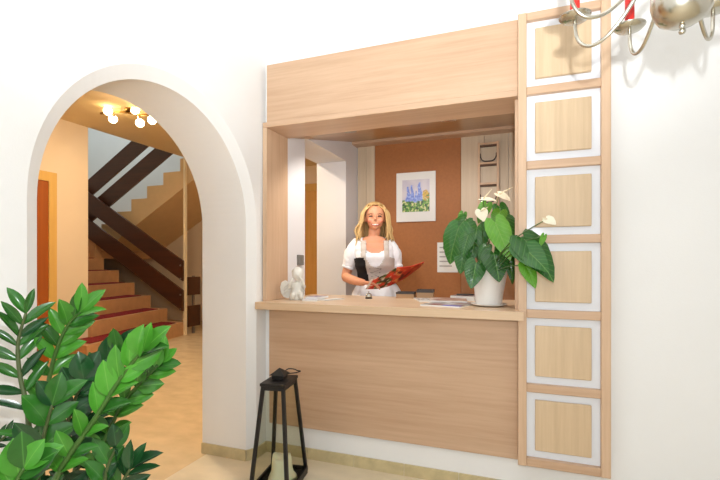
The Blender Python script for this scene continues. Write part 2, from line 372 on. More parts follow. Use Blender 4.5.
# baseboards of stone tiles
def baseboard(name, a, b, nrm):
    a, b, nrm = Vector(a), Vector(b), Vector(nrm); L = (b-a).length; d = (b-a)/L; n = max(1, round(L/.33)); s_ = L/n
    m = MB(); 
    def bx(mm, u0, u1, t, z1):
        p = [a+d*u0, a+d*u1, a+d*u1+nrm*t, a+d*u0+nrm*t]; mm.add([(*q.xy, 0) for q in p]+[(*q.xy, z1) for q in p], [(0,3,2,1),(4,5,6,7),(0,1,5,4),(1,2,6,5),(2,3,7,6),(3,0,4,7)])
    bx(m, 0, L, .006, .066); o = struct(m.build(name, M_grout))
    for i in range(n):
        m = MB(); bx(m, i*s_+(.0015 if i else 0), (i+1)*s_-(.0015 if i < n-1 else 0), .012, .07); m.build('tile', M_tile, o)
baseboard('baseboard_front', (XL, YW), (2.6, YW), (0, -1))
baseboard('baseboard_arch', (XLB, YB), (XL-.035, YB), (0, -1))
baseboard('baseboard_left', (XL, YB+CH), (XL, YW), (1, 0))
baseboard('baseboard_chamfer', (XL-.04, YB), (XL, YB+CH), (.83, -.555))
baseboard('baseboard_near', (XL, -2.2), (XL, YA-CH), (1, 0))
baseboard('baseboard_right', (2.6, -2.2), (2.6, YW), (-1, 0))

# ================================================================== RECEPTION FRONT
rd = thing('reception_hatch_surround', (-.83, YW, .2), 'light oak surround of the reception hatch with tall fascia board', 'hatch surround')
m = MB(); m.bbox((-1.618, 2.54, 2.245), (-.02, YW, 2.632), .002); m.build('fascia_board', OAKH, rd)
m = MB(); m.bbox((-1.648, 2.535, 2.21), (-.02, YWB, 2.2449), .002); m.build('soffit_board', OAKH, rd)
m = MB(); m.bbox((-1.648, 2.535, 1.0355), (-1.615, YWB, 2.2095), .002); m.build('jamb_board', OAKV, rd)
m = MB(); m.bbox((-.036, YW+.002, 1.0355), (-.0125, YWB, 2.2095), .002); m.build('jamb_board', OAKV, rd)
m = MB(); m.bbox((-1.612, 2.56, .206), (-.02, YW, .985), .002); m.build('front_panel', OAKH, rd)
ct = MB(); ct.prism([(-1.651, 2.45), (.010, 2.45), (.010, 2.499), (-.0195, 2.499), (-.0195, 2.83), (.095, 2.83), (.095, 3.22), (-1.6145, 3.22), (-1.6145, 2.584), (-1.651, 2.584)], lambda u, v, k: (u, v, .989+k*.046))
tag(ct.build('counter_top', OAKTOP), 'light oak reception counter top running through the hatch', 'counter')
# tower of six squares
tw = thing('panel_tower', (.2, 2.54, .203), 'tall oak lattice frame with six white panels and oak squares', 'wall panel')
TX0, TX1, TZ0, TZ1, TY = -.019, .4235, .203, 2.64, 2.50; fr = .044; ch = (TZ1-TZ0-7*fr)/6
for x0 in (TX0, TX1-fr):
    m = MB(); m.bbox((x0, TY, TZ0), (x0+fr, YW, TZ1), .003); m.build('stile', OAKV, tw)
for k in range(7):
    z = TZ0+k*(fr+ch); m = MB(); m.bbox((TX0+fr, TY+.004, z), (TX1-fr, YW, z+fr), .003); m.build('rail', OAKH, tw)
for k in range(6):
    z = TZ0+fr+k*(fr+ch); m = MB(); m.box((TX0+fr, TY+.032, z), (TX1-fr, YW-.002, z+ch)); pn = m.build('white_panel', ACRYL, tw)
    q = (ch-.27)/2; m = MB(); m.bbox((TX0+fr+.042, TY+.012, z+q), (TX1-fr-.042, TY+.032, z+ch-q), .003); m.build('oak_square', OAKSQ, pn)

# ================================================================== STAIRS
RI, TRD, SH = .228, .395, .2
st = thing('staircase', (-6.5, 5.3, 0), 'stone staircase with red carpet treads and dark brown plank railings', 'staircase')
FY, NY = 6.2, YHC-.04
for k in range(1, 9):
    xn = -5.65-(k-1)*TRD; ny = 3.99 if k == 1 else NY; z1 = k*RI; z0 = max(0, (k-2)*RI); xb = xn-TRD-.03 if k < 8 else -10.19
    def P(x, y): return (x+(FY-y)*SH, y)
    if k == 1: poly = [P(xn, FY), P(xn, ny), (XH+.005, ny), (XH+.005, NY), P(xb, NY), P(xb, FY)]
    else: poly = [P(xn, FY), P(xn, ny), P(xb, ny) if k < 8 else (xb, ny), P(xb, FY) if k < 8 else (xb, FY)]
    if k == 2: poly = [P(xn, FY), (max(P(xn, ny)[0], XH+.0), NY+.045), (P(xb, NY)[0], NY), P(xb, FY)]
    if k == 8: poly = [P(xn, FY), P(xn, ny), (xb, ny), (xb, YST-.01), (-7.86, YST-.01), (-7.86, FY)]
    m = MB(); m.prism(poly, lambda u, v, kk: (u, v, z0+(z1-z0)*kk)); s_ = m.build('step' if k < 8 else 'landing', STEP, st)
    if k < 8:
        a, b = (FY-.18, ny+.12 if k == 1 else NY+.05); xr = xn-.075; xq = xn-TRD+.004
        cp = [P(xr, a), P(xr, b), P(xq, b), P(xq, a)]
        if k == 1: cp = [P(xr, a), P(xr, b), (XH+.01, b), (XH+.01, NY+.02), P(xq, NY+.1), P(xq, a)]
        m = MB(); m.prism(cp, lambda u, v, kk: (u, v, z1+kk*.012)); m.build('carpet', CARPET, s_)
SL = RI/TRD
def plank(parent, x0, x1, z_at, base, h, y0, y1, sg, name='rail_plank'):
    m = MB(); zf = lambda x: z_at+(x-x0)*SL*sg+base
    m.prism([(x0, zf(x0)), (x1, zf(x1)), (x1, zf(x1)+h), (x0, zf(x0)+h)], lambda u, v, k: (u, y0+k*(y1-y0), v)); return m.build(name, DARKW, parent)
plank(st, -5.62, -8.5, RI, .20, .37, 6.11, 6.15, -1); plank(st, -5.62, -8.5, RI, .735, .36, 6.11, 6.15, -1)
m = MB(); m.box((-5.645, 6.16, 0), (-5.60, 6.205, ZC)); m.build('newel_post', POSTM, st)
for z in (.46, .72, 1.0, 1.24):
    m = MB(); m.tube([(-5.66, 6.1, z), (-5.66, 6.16, z)], .018, 8); m.build('bolt', GREYM, st)
us = st
UX0, UZ0 = -7.84, 8*RI
top = [(UX0, UZ0-.05)]
m = MB(); Y0, Y1 = 6.32, YST-.005
m.prism([(UX0, UZ0), (UX0+8*TRD, UZ0+8*RI), (UX0+8*TRD, UZ0+8*RI-.36), (UX0+.3, UZ0-.34+.3*SL), (UX0, UZ0-.30)], lambda u, v, k: (u, Y0+k*(Y1-Y0), v)); m.build('stair_slab', STEPP, us)
for k in range(8):
    x = UX0+k*TRD; z = UZ0+k*RI; m = MB(); m.prism([(x, z+.001), (x, z+RI), (x+TRD, z+RI)], lambda u, v, kk: (u, Y0+kk*(Y1-Y0), v)); m.build('step', STEPP, us)
plank(us, -8.6, -4.9, UZ0+RI+(-8.6-UX0)*SL, .16, .36, 6.24, 6.28, 1); plank(us, -8.6, -4.9, UZ0+RI+(-8.6-UX0)*SL, .68, .36, 6.24, 6.28, 1)
for x in (-8.62,):
    zz = UZ0+max(0, (x-UX0)*SL); m = MB(); m.box((x-.03, 6.29, zz), (x+.03, 6.34, zz+1.25)); m.build('rail_post', GREYM, us)
gr = thing('guard_rail', (-5.63, 6.6, 0), 'short dark plank guard rail behind the newel post', 'railing')
for z0, z1 in ((.13, .51), (.70, 1.03)):
    m = MB(); m.box((-5.65, 6.25, z0), (-5.61, 6.56, z1)); m.build('rail_plank', DARKW, gr)
m = MB(); m.box((-5.65, 6.38, 0), (-5.612, 6.42, 1.05)); m.build('post', GREYM, gr)

# ---- downlights added behind the lintel to brighten the dim office
for x in (-1.15, -.45):
    y, z = 2.905, 2.238; dl = thing('fill_downlight', (x, y, z-.01), 'small round lamp added behind the lintel to light the office, the one nearer the '+('open doorway' if x < -1 else 'oak wall rack'), 'fill_downlight', 'added office fill lights')
    sm = Matrix.Translation((x, y, z)) @ Matrix.Rotation(math.atan2(.339, 1.45), 4, 'X')
    m = MB(); m.lathe([(.036, -.005), (.046, -.005), (.048, .0), (.036, .0)], (0, 0, 0), 24); m.v = [tuple(sm @ Vector(p)) for p in m.v]; m.build('rim', NICKEL, dl, True)
    m = MB(); m.lathe([(.0, -.003), (.036, -.003), (.036, .0), (.0, .0)], (0, 0, 0), 24); m.v = [tuple(sm @ Vector(p)) for p in m.v]; m.build('lens', BULB, dl)
    d_ = bpy.data.lights.new('fill_downlight_lamp', 'SPOT'); d_.energy = OFF_P; d_.spot_size = math.radians(160); d_.spot_blend = .5; d_.shadow_soft_size = .04; d_.color = (1, .95, .88)
    o_ = bpy.data.objects.new('fill_downlight_lamp', d_); C.objects.link(o_); o_.location = (x, y+.02, z-.03); o_.rotation_euler = (math.radians(22), 0, 0)
# ---- hall ceiling spot lamp with five bulbs
LC = Vector((-4.55, 4.08, ZC)); WARM = (1, .81, .57)
lp = thing('ceiling_lamp', LC, 'brass ceiling lamp with five lit white bulbs', 'ceiling lamp')
bd = Vector((.93, .36, 0)).normalized()
m = MB(); m.lathe([(.07, -.03), (.075, -.02), (.075, 0)], LC, 20); m.build('canopy', BRASS, lp, 'auto')
m = MB(); m.tube([LC+bd*t+Vector((0, 0, -.05-.02*math.sin(t*9))) for t in (-.38, -.25, -.12, 0, .12, .25, .38)], .014, 8); m.tube([LC+Vector((0, 0, -.06)), LC+Vector((0, 0, -.02))], .02, 8); m.build('bar', BRASS, lp, True)
for px, py, t in ((108, 111, -.34), (113, 119, -.22), (135, 110, .02), (140, 123, .08), (152, 120, .30)):
    q = LC+bd*t+Vector((0, 0, -.06)); r_ = ray(px, py); D = 5.35+.1*math.sin(t*20); b = Vector((0, 0, EYE))+r_*D
    dv = (b-q).normalized()
    m = MB(); m.tube([q, q+(b-q)*.45, b-dv*.05], [.013, .015, .024], 8); ar = m.build('spot_arm', BRASS, lp, True)
    m = MB(); m.ball(b, .052, 10); m.build('bulb', BULB, ar, True)
    d_ = bpy.data.lights.new('bulb_light', 'SPOT'); d_.energy = HALL_P; d_.color = WARM; d_.spot_size = math.radians(168); d_.spot_blend = .7; d_.shadow_soft_size = .05
    o_ = bpy.data.objects.new('bulb_light', d_); C.objects.link(o_); o_.location = b-Vector((0, 0, .07)); o_.rotation_euler = Vector((0, 0, -1)).rotation_difference((dv+Vector((0, 0, -1.2))).normalized()).to_euler()
# second hall lamp, unseen, added to brighten the office doorway reveal
L2 = Vector((-2.95, 2.85, ZC))
l2 = thing('ceiling_lamp', L2, 'unseen round opal ceiling lamp added in the hall to light the office doorway', 'ceiling lamp')
m = MB(); m.lathe([(.16, -.03), (.16, 0)], L2, 24); m.build('canopy', BRASS, l2)
m = MB(); m.lathe([(.01, -.14), (.08, -.13), (.13, -.09), (.15, -.03)], L2, 24); m.build('shade', BULB, l2, True)
point('hall_fill_light', L2-Vector((0, 0, .22)), HALL_P*5.5, (1, .88, .72), .1)
# ================================================================== CHANDELIER
CX, CY = .80*cs-1.08*sn, .80*sn+1.08*cs
cd = thing('chandelier', (CX, CY, 1.864), 'nickel chandelier with curved arms and red candles hanging from the ceiling', 'chandelier')
cc = (CX, CY, 0)
m = MB(); m.lathe([(.002, 1.886), (.03, 1.890), (.05, 1.902), (.062, 1.922), (.067, 1.945), (.066, 1.97), (.05, 1.992), (.028, 2.006), (.02, 2.03), (.02, 2.05), (.036, 2.062), (.04, 2.085), (.03, 2.105), (.016, 2.12), (.014, 2.3), (.026, 2.32), (.02, 2.36), (.006, 2.38)], cc, 32); bw = m.build('bowl', NICKEL, cd, True)
m = MB(); m.lathe([(.001, 1.865), (.006, 1.867), (.008, 1.872), (.006, 1.877), (.004, 1.880), (.007, 1.884), (.007, 1.892)], cc, 14); m.build('finial', NICKEL, bw, True)
m = MB(); m.tube([(CX, CY, 2.38), (CX, CY, 3.17)], .005, 8); m.build('hanging_rod', NICKEL, cd)
m = MB(); m.lathe([(.01, 3.15), (.05, 3.17), (.055, 3.1995)], cc, 24); m.build('ceiling_rose', NICKEL, cd, True)
path = [(.03, 2.085), (.06, 2.072), (.085, 2.04), (.105, 2.005), (.14, 1.962), (.18, 1.93), (.215, 1.922), (.243, 1.935), (.260, 1.965), (.265, 2.005), (.265, 2.02)]
def smooth_path(p, k=4):
    out = []
    for i in range(len(p)-1):
        p0, p1, p2, p3 = p[max(i-1, 0)], p[i], p[i+1], p[min(i+2, len(p)-1)]
        for j in range(k):
            t = j/k; out.append(tuple(.5*((2*b)+(-a+c)*t+(2*a-5*b+4*c-d)*t*t+(-a+3*b-3*c+d)*t**3) for a, b, c, d in zip(p0, p1, p2, p3)))
    return out+[p[-1]]
sp = smooth_path(path)
for k in range(8):
    a = TH+math.radians(128+45*k); ux, uy = math.cos(a), math.sin(a)
    m = MB(); m.tube([(CX+r*ux, CY+r*uy, z) for r, z in sp], .0052, 8); am = m.build('arm', NICKEL, cd, True)
    q = (CX+.265*ux, CY+.265*uy, 0)
    m = MB(); m.lathe([(.004, 2.013), (.02, 2.014), (.036, 2.018), (.044, 2.026), (.0445, 2.028), (.035, 2.022), (.016, 2.019), (.0165, 2.036), (.0145, 2.036), (.0145, 2.024), (.002, 2.024)], q, 24); m.build('drip_dish', NICKEL, am, True)
    m = MB(); m.lathe([(.0135, 2.0245), (.0132, 2.12), (.011, 2.124), (.002, 2.122)], q, 16); m.tube([(q[0], q[1], 2.12), (q[0], q[1], 2.132)], .0012, 5); m.build('candle', REDWAX, am, 'auto')

# ================================================================== LANTERN
ang = math.radians(8.6); LX, LY = -1.326, 2.218; LM = Matrix.Translation((LX, LY, 0)) @ Matrix.Rotation(ang, 4, 'Z')
ln = thing('lantern', (LX, LY, 0), 'tall black metal lantern with tapering glass sides standing on the floor', 'lantern')
HB, HT, zt = (.108, .155), (.060, .094), .598
bx_, by_ = HB[0]+.010, HB[1]+.010
m = MB(); m.bbox((-bx_, -by_, 0), (bx_, by_, .026), .004, LM)
m.box((-bx_, -by_, .02), (bx_, -by_+.012, .045), LM); m.box((-bx_, by_-.012, .02), (bx_, by_, .045), LM); m.box((-bx_, -by_, .02), (-bx_+.012, by_, .045), LM); m.box((bx_-.012, -by_, .02), (bx_, by_, .045), LM); m.build('base', BLACK, ln)
for sx in (-1, 1):
    for sy in (-1, 1):
        m = MB(); w_ = .0095
        lo = [(sx*HB[0]+dx, sy*HB[1]+dy, .03) for dx, dy in ((-w_, -w_), (w_, -w_), (w_, w_), (-w_, w_))]; hi = [(sx*HT[0]+dx, sy*HT[1]+dy, zt) for dx, dy in ((-w_, -w_), (w_, -w_), (w_, w_), (-w_, w_))]
        m.add([LM @ Vector(p) for p in lo+hi], [(0,3,2,1),(4,5,6,7),(0,1,5,4),(1,2,6,5),(2,3,7,6),(3,0,4,7)]); m.build('post', BLACK, ln)
for i in range(4):
    Mr = LM @ Matrix.Rotation(i*math.pi/2, 4, 'Z'); m = MB(); p, q = (0, 1) if i % 2 == 0 else (1, 0)
    a = [(-HB[p], HB[q]-.002, .045), (HB[p], HB[q]-.002, .045), (HT[p], HT[q]-.002, zt-.01), (-HT[p], HT[q]-.002, zt-.01)]
    m.add([Mr @ Vector(v) for v in a]+[Mr @ (Vector(v)-Vector((0, .003, 0))) for v in a], [(0,1,2,3),(7,6,5,4),(0,4,5,1),(1,5,6,2),(2,6,7,3),(3,7,4,0)]); m.build('glass_pane', GLASS, ln)
    m = MB(); m.box((-HT[p], HT[q]-.01, zt-.022), (HT[p], HT[q]+.008, zt), Mr); m.build('top_bar', BLACK, ln)
m = MB(); m.bbox((-.075, -.110, zt), (.075, .110, zt+.018), .003, LM); m.build('cap', BLACK, ln)
m = MB(); m.box((-.034, -.034, zt+.022), (.034, .034, zt+.048), LM)
m.add([LM @ Vector(p) for p in ((-.046, -.046, zt+.048), (.046, -.046, zt+.048), (.046, .046, zt+.048), (-.046, .046, zt+.048), (0, 0, zt+.085))], [(3,2,1,0),(0,1,4),(1,2,4),(2,3,4),(3,0,4)]); m.build('chimney', BLACK, ln)
m = MB(); ring = [(.02, .03, zt+.055), (.03, .06, zt+.065), (.06, .08, zt+.06), (.085, .07, zt+.055), (.10, .08, zt+.05), (.085, .04, zt+.05), (.06, .02, zt+.05), (.04, .0, zt+.05), (.02, 0, zt+.052)]
m.tube([LM @ Vector(p) for p in smooth_path(ring, 3)], .0035, 6); m.build('ring_handle', BLACK, ln, True)
m = MB()
def wob(q): t = math.atan2(q.y, q.x); return Vector((q.x*(1+.10*math.sin(3*t+9*q.z)), q.y*(1+.10*math.sin(3*t+9*q.z)), q.z+.012*math.sin(2*t+1)*(1 if q.z > .1 else 0)))
m.lathe([(.01, .027), (.085, .027), (.078, .045), (.066, .06), (.06, .09), (.056, .13), (.05, .16), (.035, .15), (.004, .135)], LM @ Vector((.0, .03, 0)), 20, wob)
tag(m.build('candle', CANDLE, None, True), 'thick melted cream candle inside the black lantern', 'candle')

# ================================================================== THINGS ON THE COUNTER
ZT = 1.035
def slab(x0, y0, x1, y1, z0, z1, rot, c):
    M = Matrix.Translation((c[0], c[1], 0)) @ Matrix.Rotation(rot, 4, 'Z'); return M
def leaflet(name, c, wx, wy, t, rot, z, fn, label, cat, group=None):
    M = Matrix.Translation((c[0], c[1], z)) @ Matrix.Rotation(rot, 4, 'Z')
    th_ = thing(name, (c[0], c[1], z), label, cat, group)
    m = MB(); m.box((-wx/2, -wy/2, .0002), (wx/2, wy/2, t), M); m.build('pages', PAPER, th_)
    m = MB(); m.grid(lambda u, v: M @ Vector(((u-.5)*wx, (v-.5)*wy, t+.0004)), 14, 14); me = m.mesh('cover', PRINT)
    inv = M.inverted(); colored(me, lambda i, co: fn((inv @ co).x/wx+.5, (inv @ co).y/wy+.5)); link('cover', me, th_)
    return th_
def nz(u, v, s=5, o=0): return noise.noise(Vector((u*s+o, v*s, o*.7)))
def mixc(a, b, t): t = max(0, min(1, t)); return tuple(x+(y-x)*t for x, y in zip(a, b))
lilac = lambda u, v: mixc((206, 200, 214), (120, 112, 140), (nz(u, v, 4)+.2)*1.6 if v > .3 else 0)
leaflet('brochure', (-1.352, 2.715), .105, .17, .012, .12, ZT, lilac, 'lilac grey brochure at the bottom of the pile by the angel', 'brochure', 'brochures beside the angel figurine')
leaflet('brochure', (-1.345, 2.755), .10, .15, .012, -.05, ZT+.0126, lambda u, v: mixc((190, 176, 190), (110, 96, 120), nz(u, v, 6, 3)*2), 'mauve brochure on top of the pile by the angel', 'brochure', 'brochures beside the angel figurine')
leaflet('card', (-1.255, 2.80), .085, .19, .003, -.35, ZT, lambda u, v: (238, 236, 232) if u < .72 else (84, 78, 74), 'white card with a dark edge lying beside the brochure pile', 'card')
def foody(o, base):
    def fn(u, v):
        c = mixc(base, (128, 70, 60), nz(u, v, 5, o)*2.4); c = mixc(c, (244, 240, 232), (nz(u, v, 4, o+4)-.2)*3); return c
    return fn
leaflet('magazine', (-.425, 2.715), .25, .29, .008, -.2, ZT, lambda u, v: (64, 60, 190) if (u > .55 and v < .17) else foody(2, (150, 146, 146))(u, v), 'grey printed magazine with a blue corner lying beside the flower pot', 'magazine')
leaflet('magazine', (-.46, 2.92), .24, .26, .008, .15, ZT+.0088, foody(8, (168, 132, 112)), 'brownish printed leaflet lying across the grey magazine', 'magazine')
leaflet('magazine', (-.63, 2.99), .12, .24, .008, .4, ZT, lambda u, v: mixc((206, 202, 200), (120, 112, 110), nz(u, v, 8, 5)*2), 'pale printed leaflet behind the grey magazine', 'magazine')
leaflet('magazine', (-.37, 3.12), .17, .14, .03, -.2, ZT, foody(12, (104, 70, 74)), 'dark red leaflet stack at the back of the counter', 'magazine')
m = MB(); a, b = Vector((-.43, 3.10, ZT+.037)), Vector((-.31, 3.13, ZT+.037)); m.tube([a, a+(b-a)*.05, a+(b-a)*.9, b], [.002, .006, .006, .002], 8)
tag(m.build('pen', PLASTER_DARK, None, True), 'dark pen lying on the dark red leaflets', 'pen')
def open_box(name, c, wx, wy, h, label):
    t = thing(name, (c[0], c[1], ZT), label, 'box'); M = Matrix.Translation((c[0], c[1], ZT)) @ Matrix.Rotation(.1, 4, 'Z')
    m = MB(); m.box((-wx/2, -wy/2, 0), (wx/2, wy/2, h*.75), M); m.build('body', TAN, t)
    m = MB(); r_ = .008
    for b0, b1 in (((-wx/2-.002, -wy/2-.002), (wx/2+.002, -wy/2+r_)), ((-wx/2-.002, wy/2-r_), (wx/2+.002, wy/2+.002)), ((-wx/2-.002, -wy/2), (-wx/2+r_, wy/2)), ((wx/2-r_, -wy/2), (wx/2+.002, wy/2))):
        m.box((*b0, h*.7), (*b1, h), M)
    m.build('rim', PLASTER_DARK, t); return t
open_box('card_box', (-.80, 3.13), .13, .11, .045, 'low tan box with a dark rim beside the white apron')
open_box('card_box', (-.655, 3.13), .115, .11, .065, 'taller tan box with a dark rim beside the leaflets')
# desk bell
bl = thing('desk_bell', (-1.04, 2.98, ZT), 'small chrome desk bell standing on the oak counter', 'bell'); bc = (-1.04, 2.98, ZT)
m = MB(); m.lathe([(.026, 0), (.027, .004), (.024, .008), (.02, .009)], bc, 20); m.build('base', BLACK, bl, 'auto')
m = MB(); m.lathe([(.024, .010), (.024, .018), (.02, .03), (.012, .038), (.003, .041)], bc, 20); m.build('dome', NICKEL, bl, True)
m = MB(); m.lathe([(.003, .041), (.003, .047), (.006, .048), (.005, .052), (.001, .053)], bc, 10); m.build('button', NICKEL, bl, True)
# angel figurine
def remesh(o, vox, it=4):
    md = o.modifiers.new('r', 'REMESH'); md.mode = 'VOXEL'; md.voxel_size = vox; md.use_smooth_shade = True
    ms = o.modifiers.new('s', 'SMOOTH'); ms.factor = .5; ms.iterations = it
    dg = bpy.context.evaluated_depsgraph_get(); me = bpy.data.meshes.new_from_object(o.evaluated_get(dg)); o.modifiers.clear(); old = o.data; o.data = me
    for p in me.polygons: p.use_smooth = True
    return o
AG = Vector((-1.475, 2.70, ZT)); AM = Matrix.Translation(AG) @ Matrix.Rotation(TH+.15, 4, 'Z')
an = thing('angel_figurine', AG, 'white ceramic cherub figurine with folded wings and hands at its cheeks', 'figurine')
def A(x, y, z): return AM @ Vector((x, y, z))
m = MB(); m.lathe([(.005, 0), (.05, 0), (.052, .012), (.044, .04), (.038, .07), (.034, .1), (.028, .122), (.012, .13)], (0, 0, 0), 16, lambda q: q)
m.v = [tuple(AM @ Vector((x*1.05, y*.8, z))) for x, y, z in m.v]
m.ball(A(.005, -.012, .178), (.039, .04, .043), 10)
for q in range(22):
    t = q*2.4; el = math.radians(12+72*(q/21)); rr_ = .034*math.cos(el); m.ball(A(.005+rr_*math.cos(t), .004+rr_*math.sin(t), .184+.036*math.sin(el)), .0125, 6)
for sx in (-1, 1):
    m.tube([A(sx*.03, 0, .115), A(sx*.052, -.03, .092), A(sx*.045, -.048, .115), A(sx*.034, -.046, .138)], [.015, .013, .011, .010], 8)
    m.ball(A(sx*.032, -.044, .145), .011, 6); m.tube([A(sx*.02, -.02, .05), A(sx*.026, -.052, .035), A(sx*.03, -.05, .012)], [.02, .019, .013], 8)
m.tube([A(.005, -.048, .176), A(.005, -.055, .170)], .007, 6)
o = remesh(m.build('body', PLASTW, an, True), .005, 3)
for sx, k in ((-1, 1.0), (1, .4)):
    wg = [(0, 0), (.03, .03), (.062, .05), (.09, .035), (.1, 0), (.094, -.035), (.076, -.064), (.045, -.075), (.02, -.06), (.004, -.035)]
    m = MB(); m.prism([(sx*(.018+u*k), .085+v*(1.05 if k == 1 else .9)) for u, v in wg], lambda u, v, kk: A(u, .022+kk*.014+abs(u)*.15, v)); wing = m.build('wing', PLASTW, an)
    bv = wing.modifiers.new('b', 'BEVEL'); bv.width = .006; bv.segments = 2
    for r in range(3):
        m = MB(); m.tube([A(sx*(.03+.06*k*t), .018+abs(.03+.06*k*t)*.15, .10-.022*r+.02*math.sin(3*t)-.02*t) for t in (0, .25, .5, .75, 1)], [.004, .006, .006, .005, .003], 6); m.build('feather', PLASTW, wing, True)
# ribbed fitting on the office wall
hf = thing('wall_fitting', (XO0, 2.985, 1.29), 'small grey ribbed fitting on the white wall above the angel', 'wall fitting')
m = MB(); m.box((XO0, 2.955, 1.275), (XO0+.014, 3.03, 1.355)); m.build('plate', GREYM, hf)
for k in range(4):
    m = MB(); y = 2.958+k*.018; m.bbox((XO0+.014, y, 1.277), (XO0+.026, y+.011, 1.353), .002); m.build('rib', GREYM, hf)

# ================================================================== OFFICE WALL: picture, notice, rack
pc = thing('picture', (-.983, 4.245, 1.69), 'watercolour of blue flower spikes in a wide white mount', 'picture')
m = MB(); m.bbox((-1.181, 4.225, 1.70), (-.786, 4.2445, 2.19), .002); m.build('mount', PAPER, pc)
def paint(u, v):
    c = mixc((214, 208, 214), (196, 190, 206), nz(u, v, 4, 1)+.5)
    if v < .42+.10*nz(u, 0, 6, 2)+(.12 if u > .75 else 0):
        c = mixc((48, 106, 36), (120, 168, 56), nz(u, v, 14, 3)*1.3+.5)
        if nz(u, v, 17, 9) > .26: c = (216, 214, 150)
        if nz(u, v, 12, 6) < -.28: c = (28, 66, 40)
    for x0, h0, h1, w_ in ((.22, .32, .78, .085), (.36, .34, .84, .08), (.64, .34, .92, .10), (.50, .3, .66, .06)):
        x = x0+.02*math.sin(v*14)
        if h0 < v < h1 and abs(u-x) < w_*(1.15-(v-h0)/(h1-h0)*.85)+.012*nz(u, v, 24, 5): c = mixc((88, 112, 204), (164, 184, 238), nz(u, v, 18, 7)+.5)
    if (u-.86)**2+((v-.5)*.75)**2 < .016 and nz(u, v, 16, 4) > -.12: c = mixc((214, 180, 60), (176, 110, 60), nz(u, v, 20, 2)+.3)
    return c
m = MB(); m.grid(lambda u, v: (-1.119+.274*u, 4.2235, 1.797+.318*v), 44, 50); me = m.mesh('print', PRINT); colored(me, lambda i, co: paint((co.x+1.119)/.274, (co.z-1.797)/.318)); link('print', me, pc)
nt_ = thing('notice', (-.68, 4.245, 1.2), 'white paper notice pinned on the brown wall behind the plant', 'notice')
m = MB(); m.box((-.772, 4.239, 1.2), (-.575, 4.2445, 1.49)); m.build('sheet', PAPER, nt_)
GREYP = mat('grey_print', (168, 164, 164), .7)
for k in range(5):
    m = MB(); m.box((-.75, 4.2378, 1.435-k*.045), (-.60 if k % 2 else -.63, 4.2389, 1.447-k*.045)); m.build('text_line', GREYP, nt_)
RK = wood('rack_oak', (196, 160, 126), (214, 180, 148), 'Z', 40); RKS = mat('rack_shade', (96, 72, 56), .7)
rk = thing('wall_rack', (-.29, 4.245, 1.8), 'narrow oak letter rack with curved pockets on the pale wall', 'rack')
for x in (-.385, -.216):
    m = MB(); m.bbox((x, 4.19, 1.62), (x+.02, 4.2445, 2.415), .002); m.build('upright', RK, rk)
m = MB(); m.box((-.365, 4.236, 1.62), (-.216, 4.2445, 2.415)); m.build('back', OAKPALE, rk)
for i, z in enumerate((2.39, 2.21, 2.02, 1.83, 1.64)):
    m = MB(); m.bbox((-.365, 4.19, z), (-.216, 4.236, z+.018), .002); m.build('shelf', RK, rk)
    m = MB(); m.box((-.365, 4.20, z-.014), (-.216, 4.2359, z)); m.build('shade_strip', RKS, rk)  # dark strip painting the shade under each shelf
    if i in (1, 3):
        pts = [(-.363, 4.205, z+.10), (-.358, 4.195, z+.06), (-.335, 4.192, z+.03), (-.29, 4.19, z+.024), (-.246, 4.192, z+.03), (-.223, 4.195, z+.06), (-.218, 4.205, z+.10)]
        m = MB(); m.tube(smooth_path(pts, 3), .006, 6); m.build('pocket_rail', PLASTER_DARK, rk, True)
# ================================================================== PLANTS
def leaf_mesh(name, mt, w=.22, tipx=.62, fold=.3, curl=.18):
    m = MB(); nv, nu = 7, 4
    def fn(u, v):
        x = (u-.5)*2; hw = w*(math.sin(math.pi*min(1, v**1.05*.97+.03))**.75)
        return Vector((x*hw, v, fold*abs(x)**1.5*hw*1.2-curl*(v-.25)**2))
    m.grid(fn, nu, nv); me = m.mesh(name, mt, True); return me
def heart_mesh(name, mt, droop=.22, cup=.25):
    half = [(0, -.05), (.10, -.22), (.25, -.27), (.39, -.17), (.47, .05), (.455, .28), (.37, .52), (.23, .76), (.09, .93), (0, 1.0)]
    full = half+[(-x, y) for x, y in half[-2:0:-1]]; n = len(full); vs = [(0, 0, 0)]; fs = []
    def zf(x, y): return cup*abs(x)*.5-droop*(y*y)-.35*x*x+.012*math.sin(18*y+6*abs(x))
    rings = (.25, .5, .75, 1)
    for s_ in rings:
        for x, y in full: vs.append((x*s_, y*s_, zf(x*s_, y*s_)))
    for i in range(n): fs.append((0, 1+i, 1+(i+1) % n))
    for r in range(len(rings)-1):
        for i in range(n): fs.append((1+r*n+i, 1+r*n+(i+1) % n, 1+(r+1)*n+(i+1) % n, 1+(r+1)*n+i))
    m = MB(); m.add(vs, fs); return m.mesh(name, mt, True)
def leafM(base, tip, width_scale, nrm):
    base, tip, nrm = Vector(base), Vector(tip), Vector(nrm); d = tip-base; L = d.length; y = d/L
    z = nrm-y*nrm.dot(y); z.normalize(); x = y.cross(z)
    M = Matrix((x*L*width_scale, y*L, z*L)).transposed().to_4x4(); M.translation = base; return M
CAMP = Vector((0, 0, EYE))
ZL = {k: [leaf_mesh('leaf', mt_), leaf_mesh('leaf', mt_, .26, .5, .4, .3)] for k, mt_ in (('n', ZZ), ('d', ZZD), ('b', ZZB))}
PX, PY = -1.20, .80
zz = thing('zz_plant', (PX, PY, 0), 'large leafy green pot plant with glossy paired leaflets before the arch', 'potted plant')
PCX, PCY = -1.14, .84
POTM = mat('grey_planter', (150, 146, 140), .5)
m = MB(); m.lathe([(.12, 0), (.13, .01), (.155, .40), (.165, .43), (.165, .45), (.15, .45), (.145, .41), (.02, .405)], (PCX, PCY, 0), 32); m.build('pot', POTM, zz, 'auto')
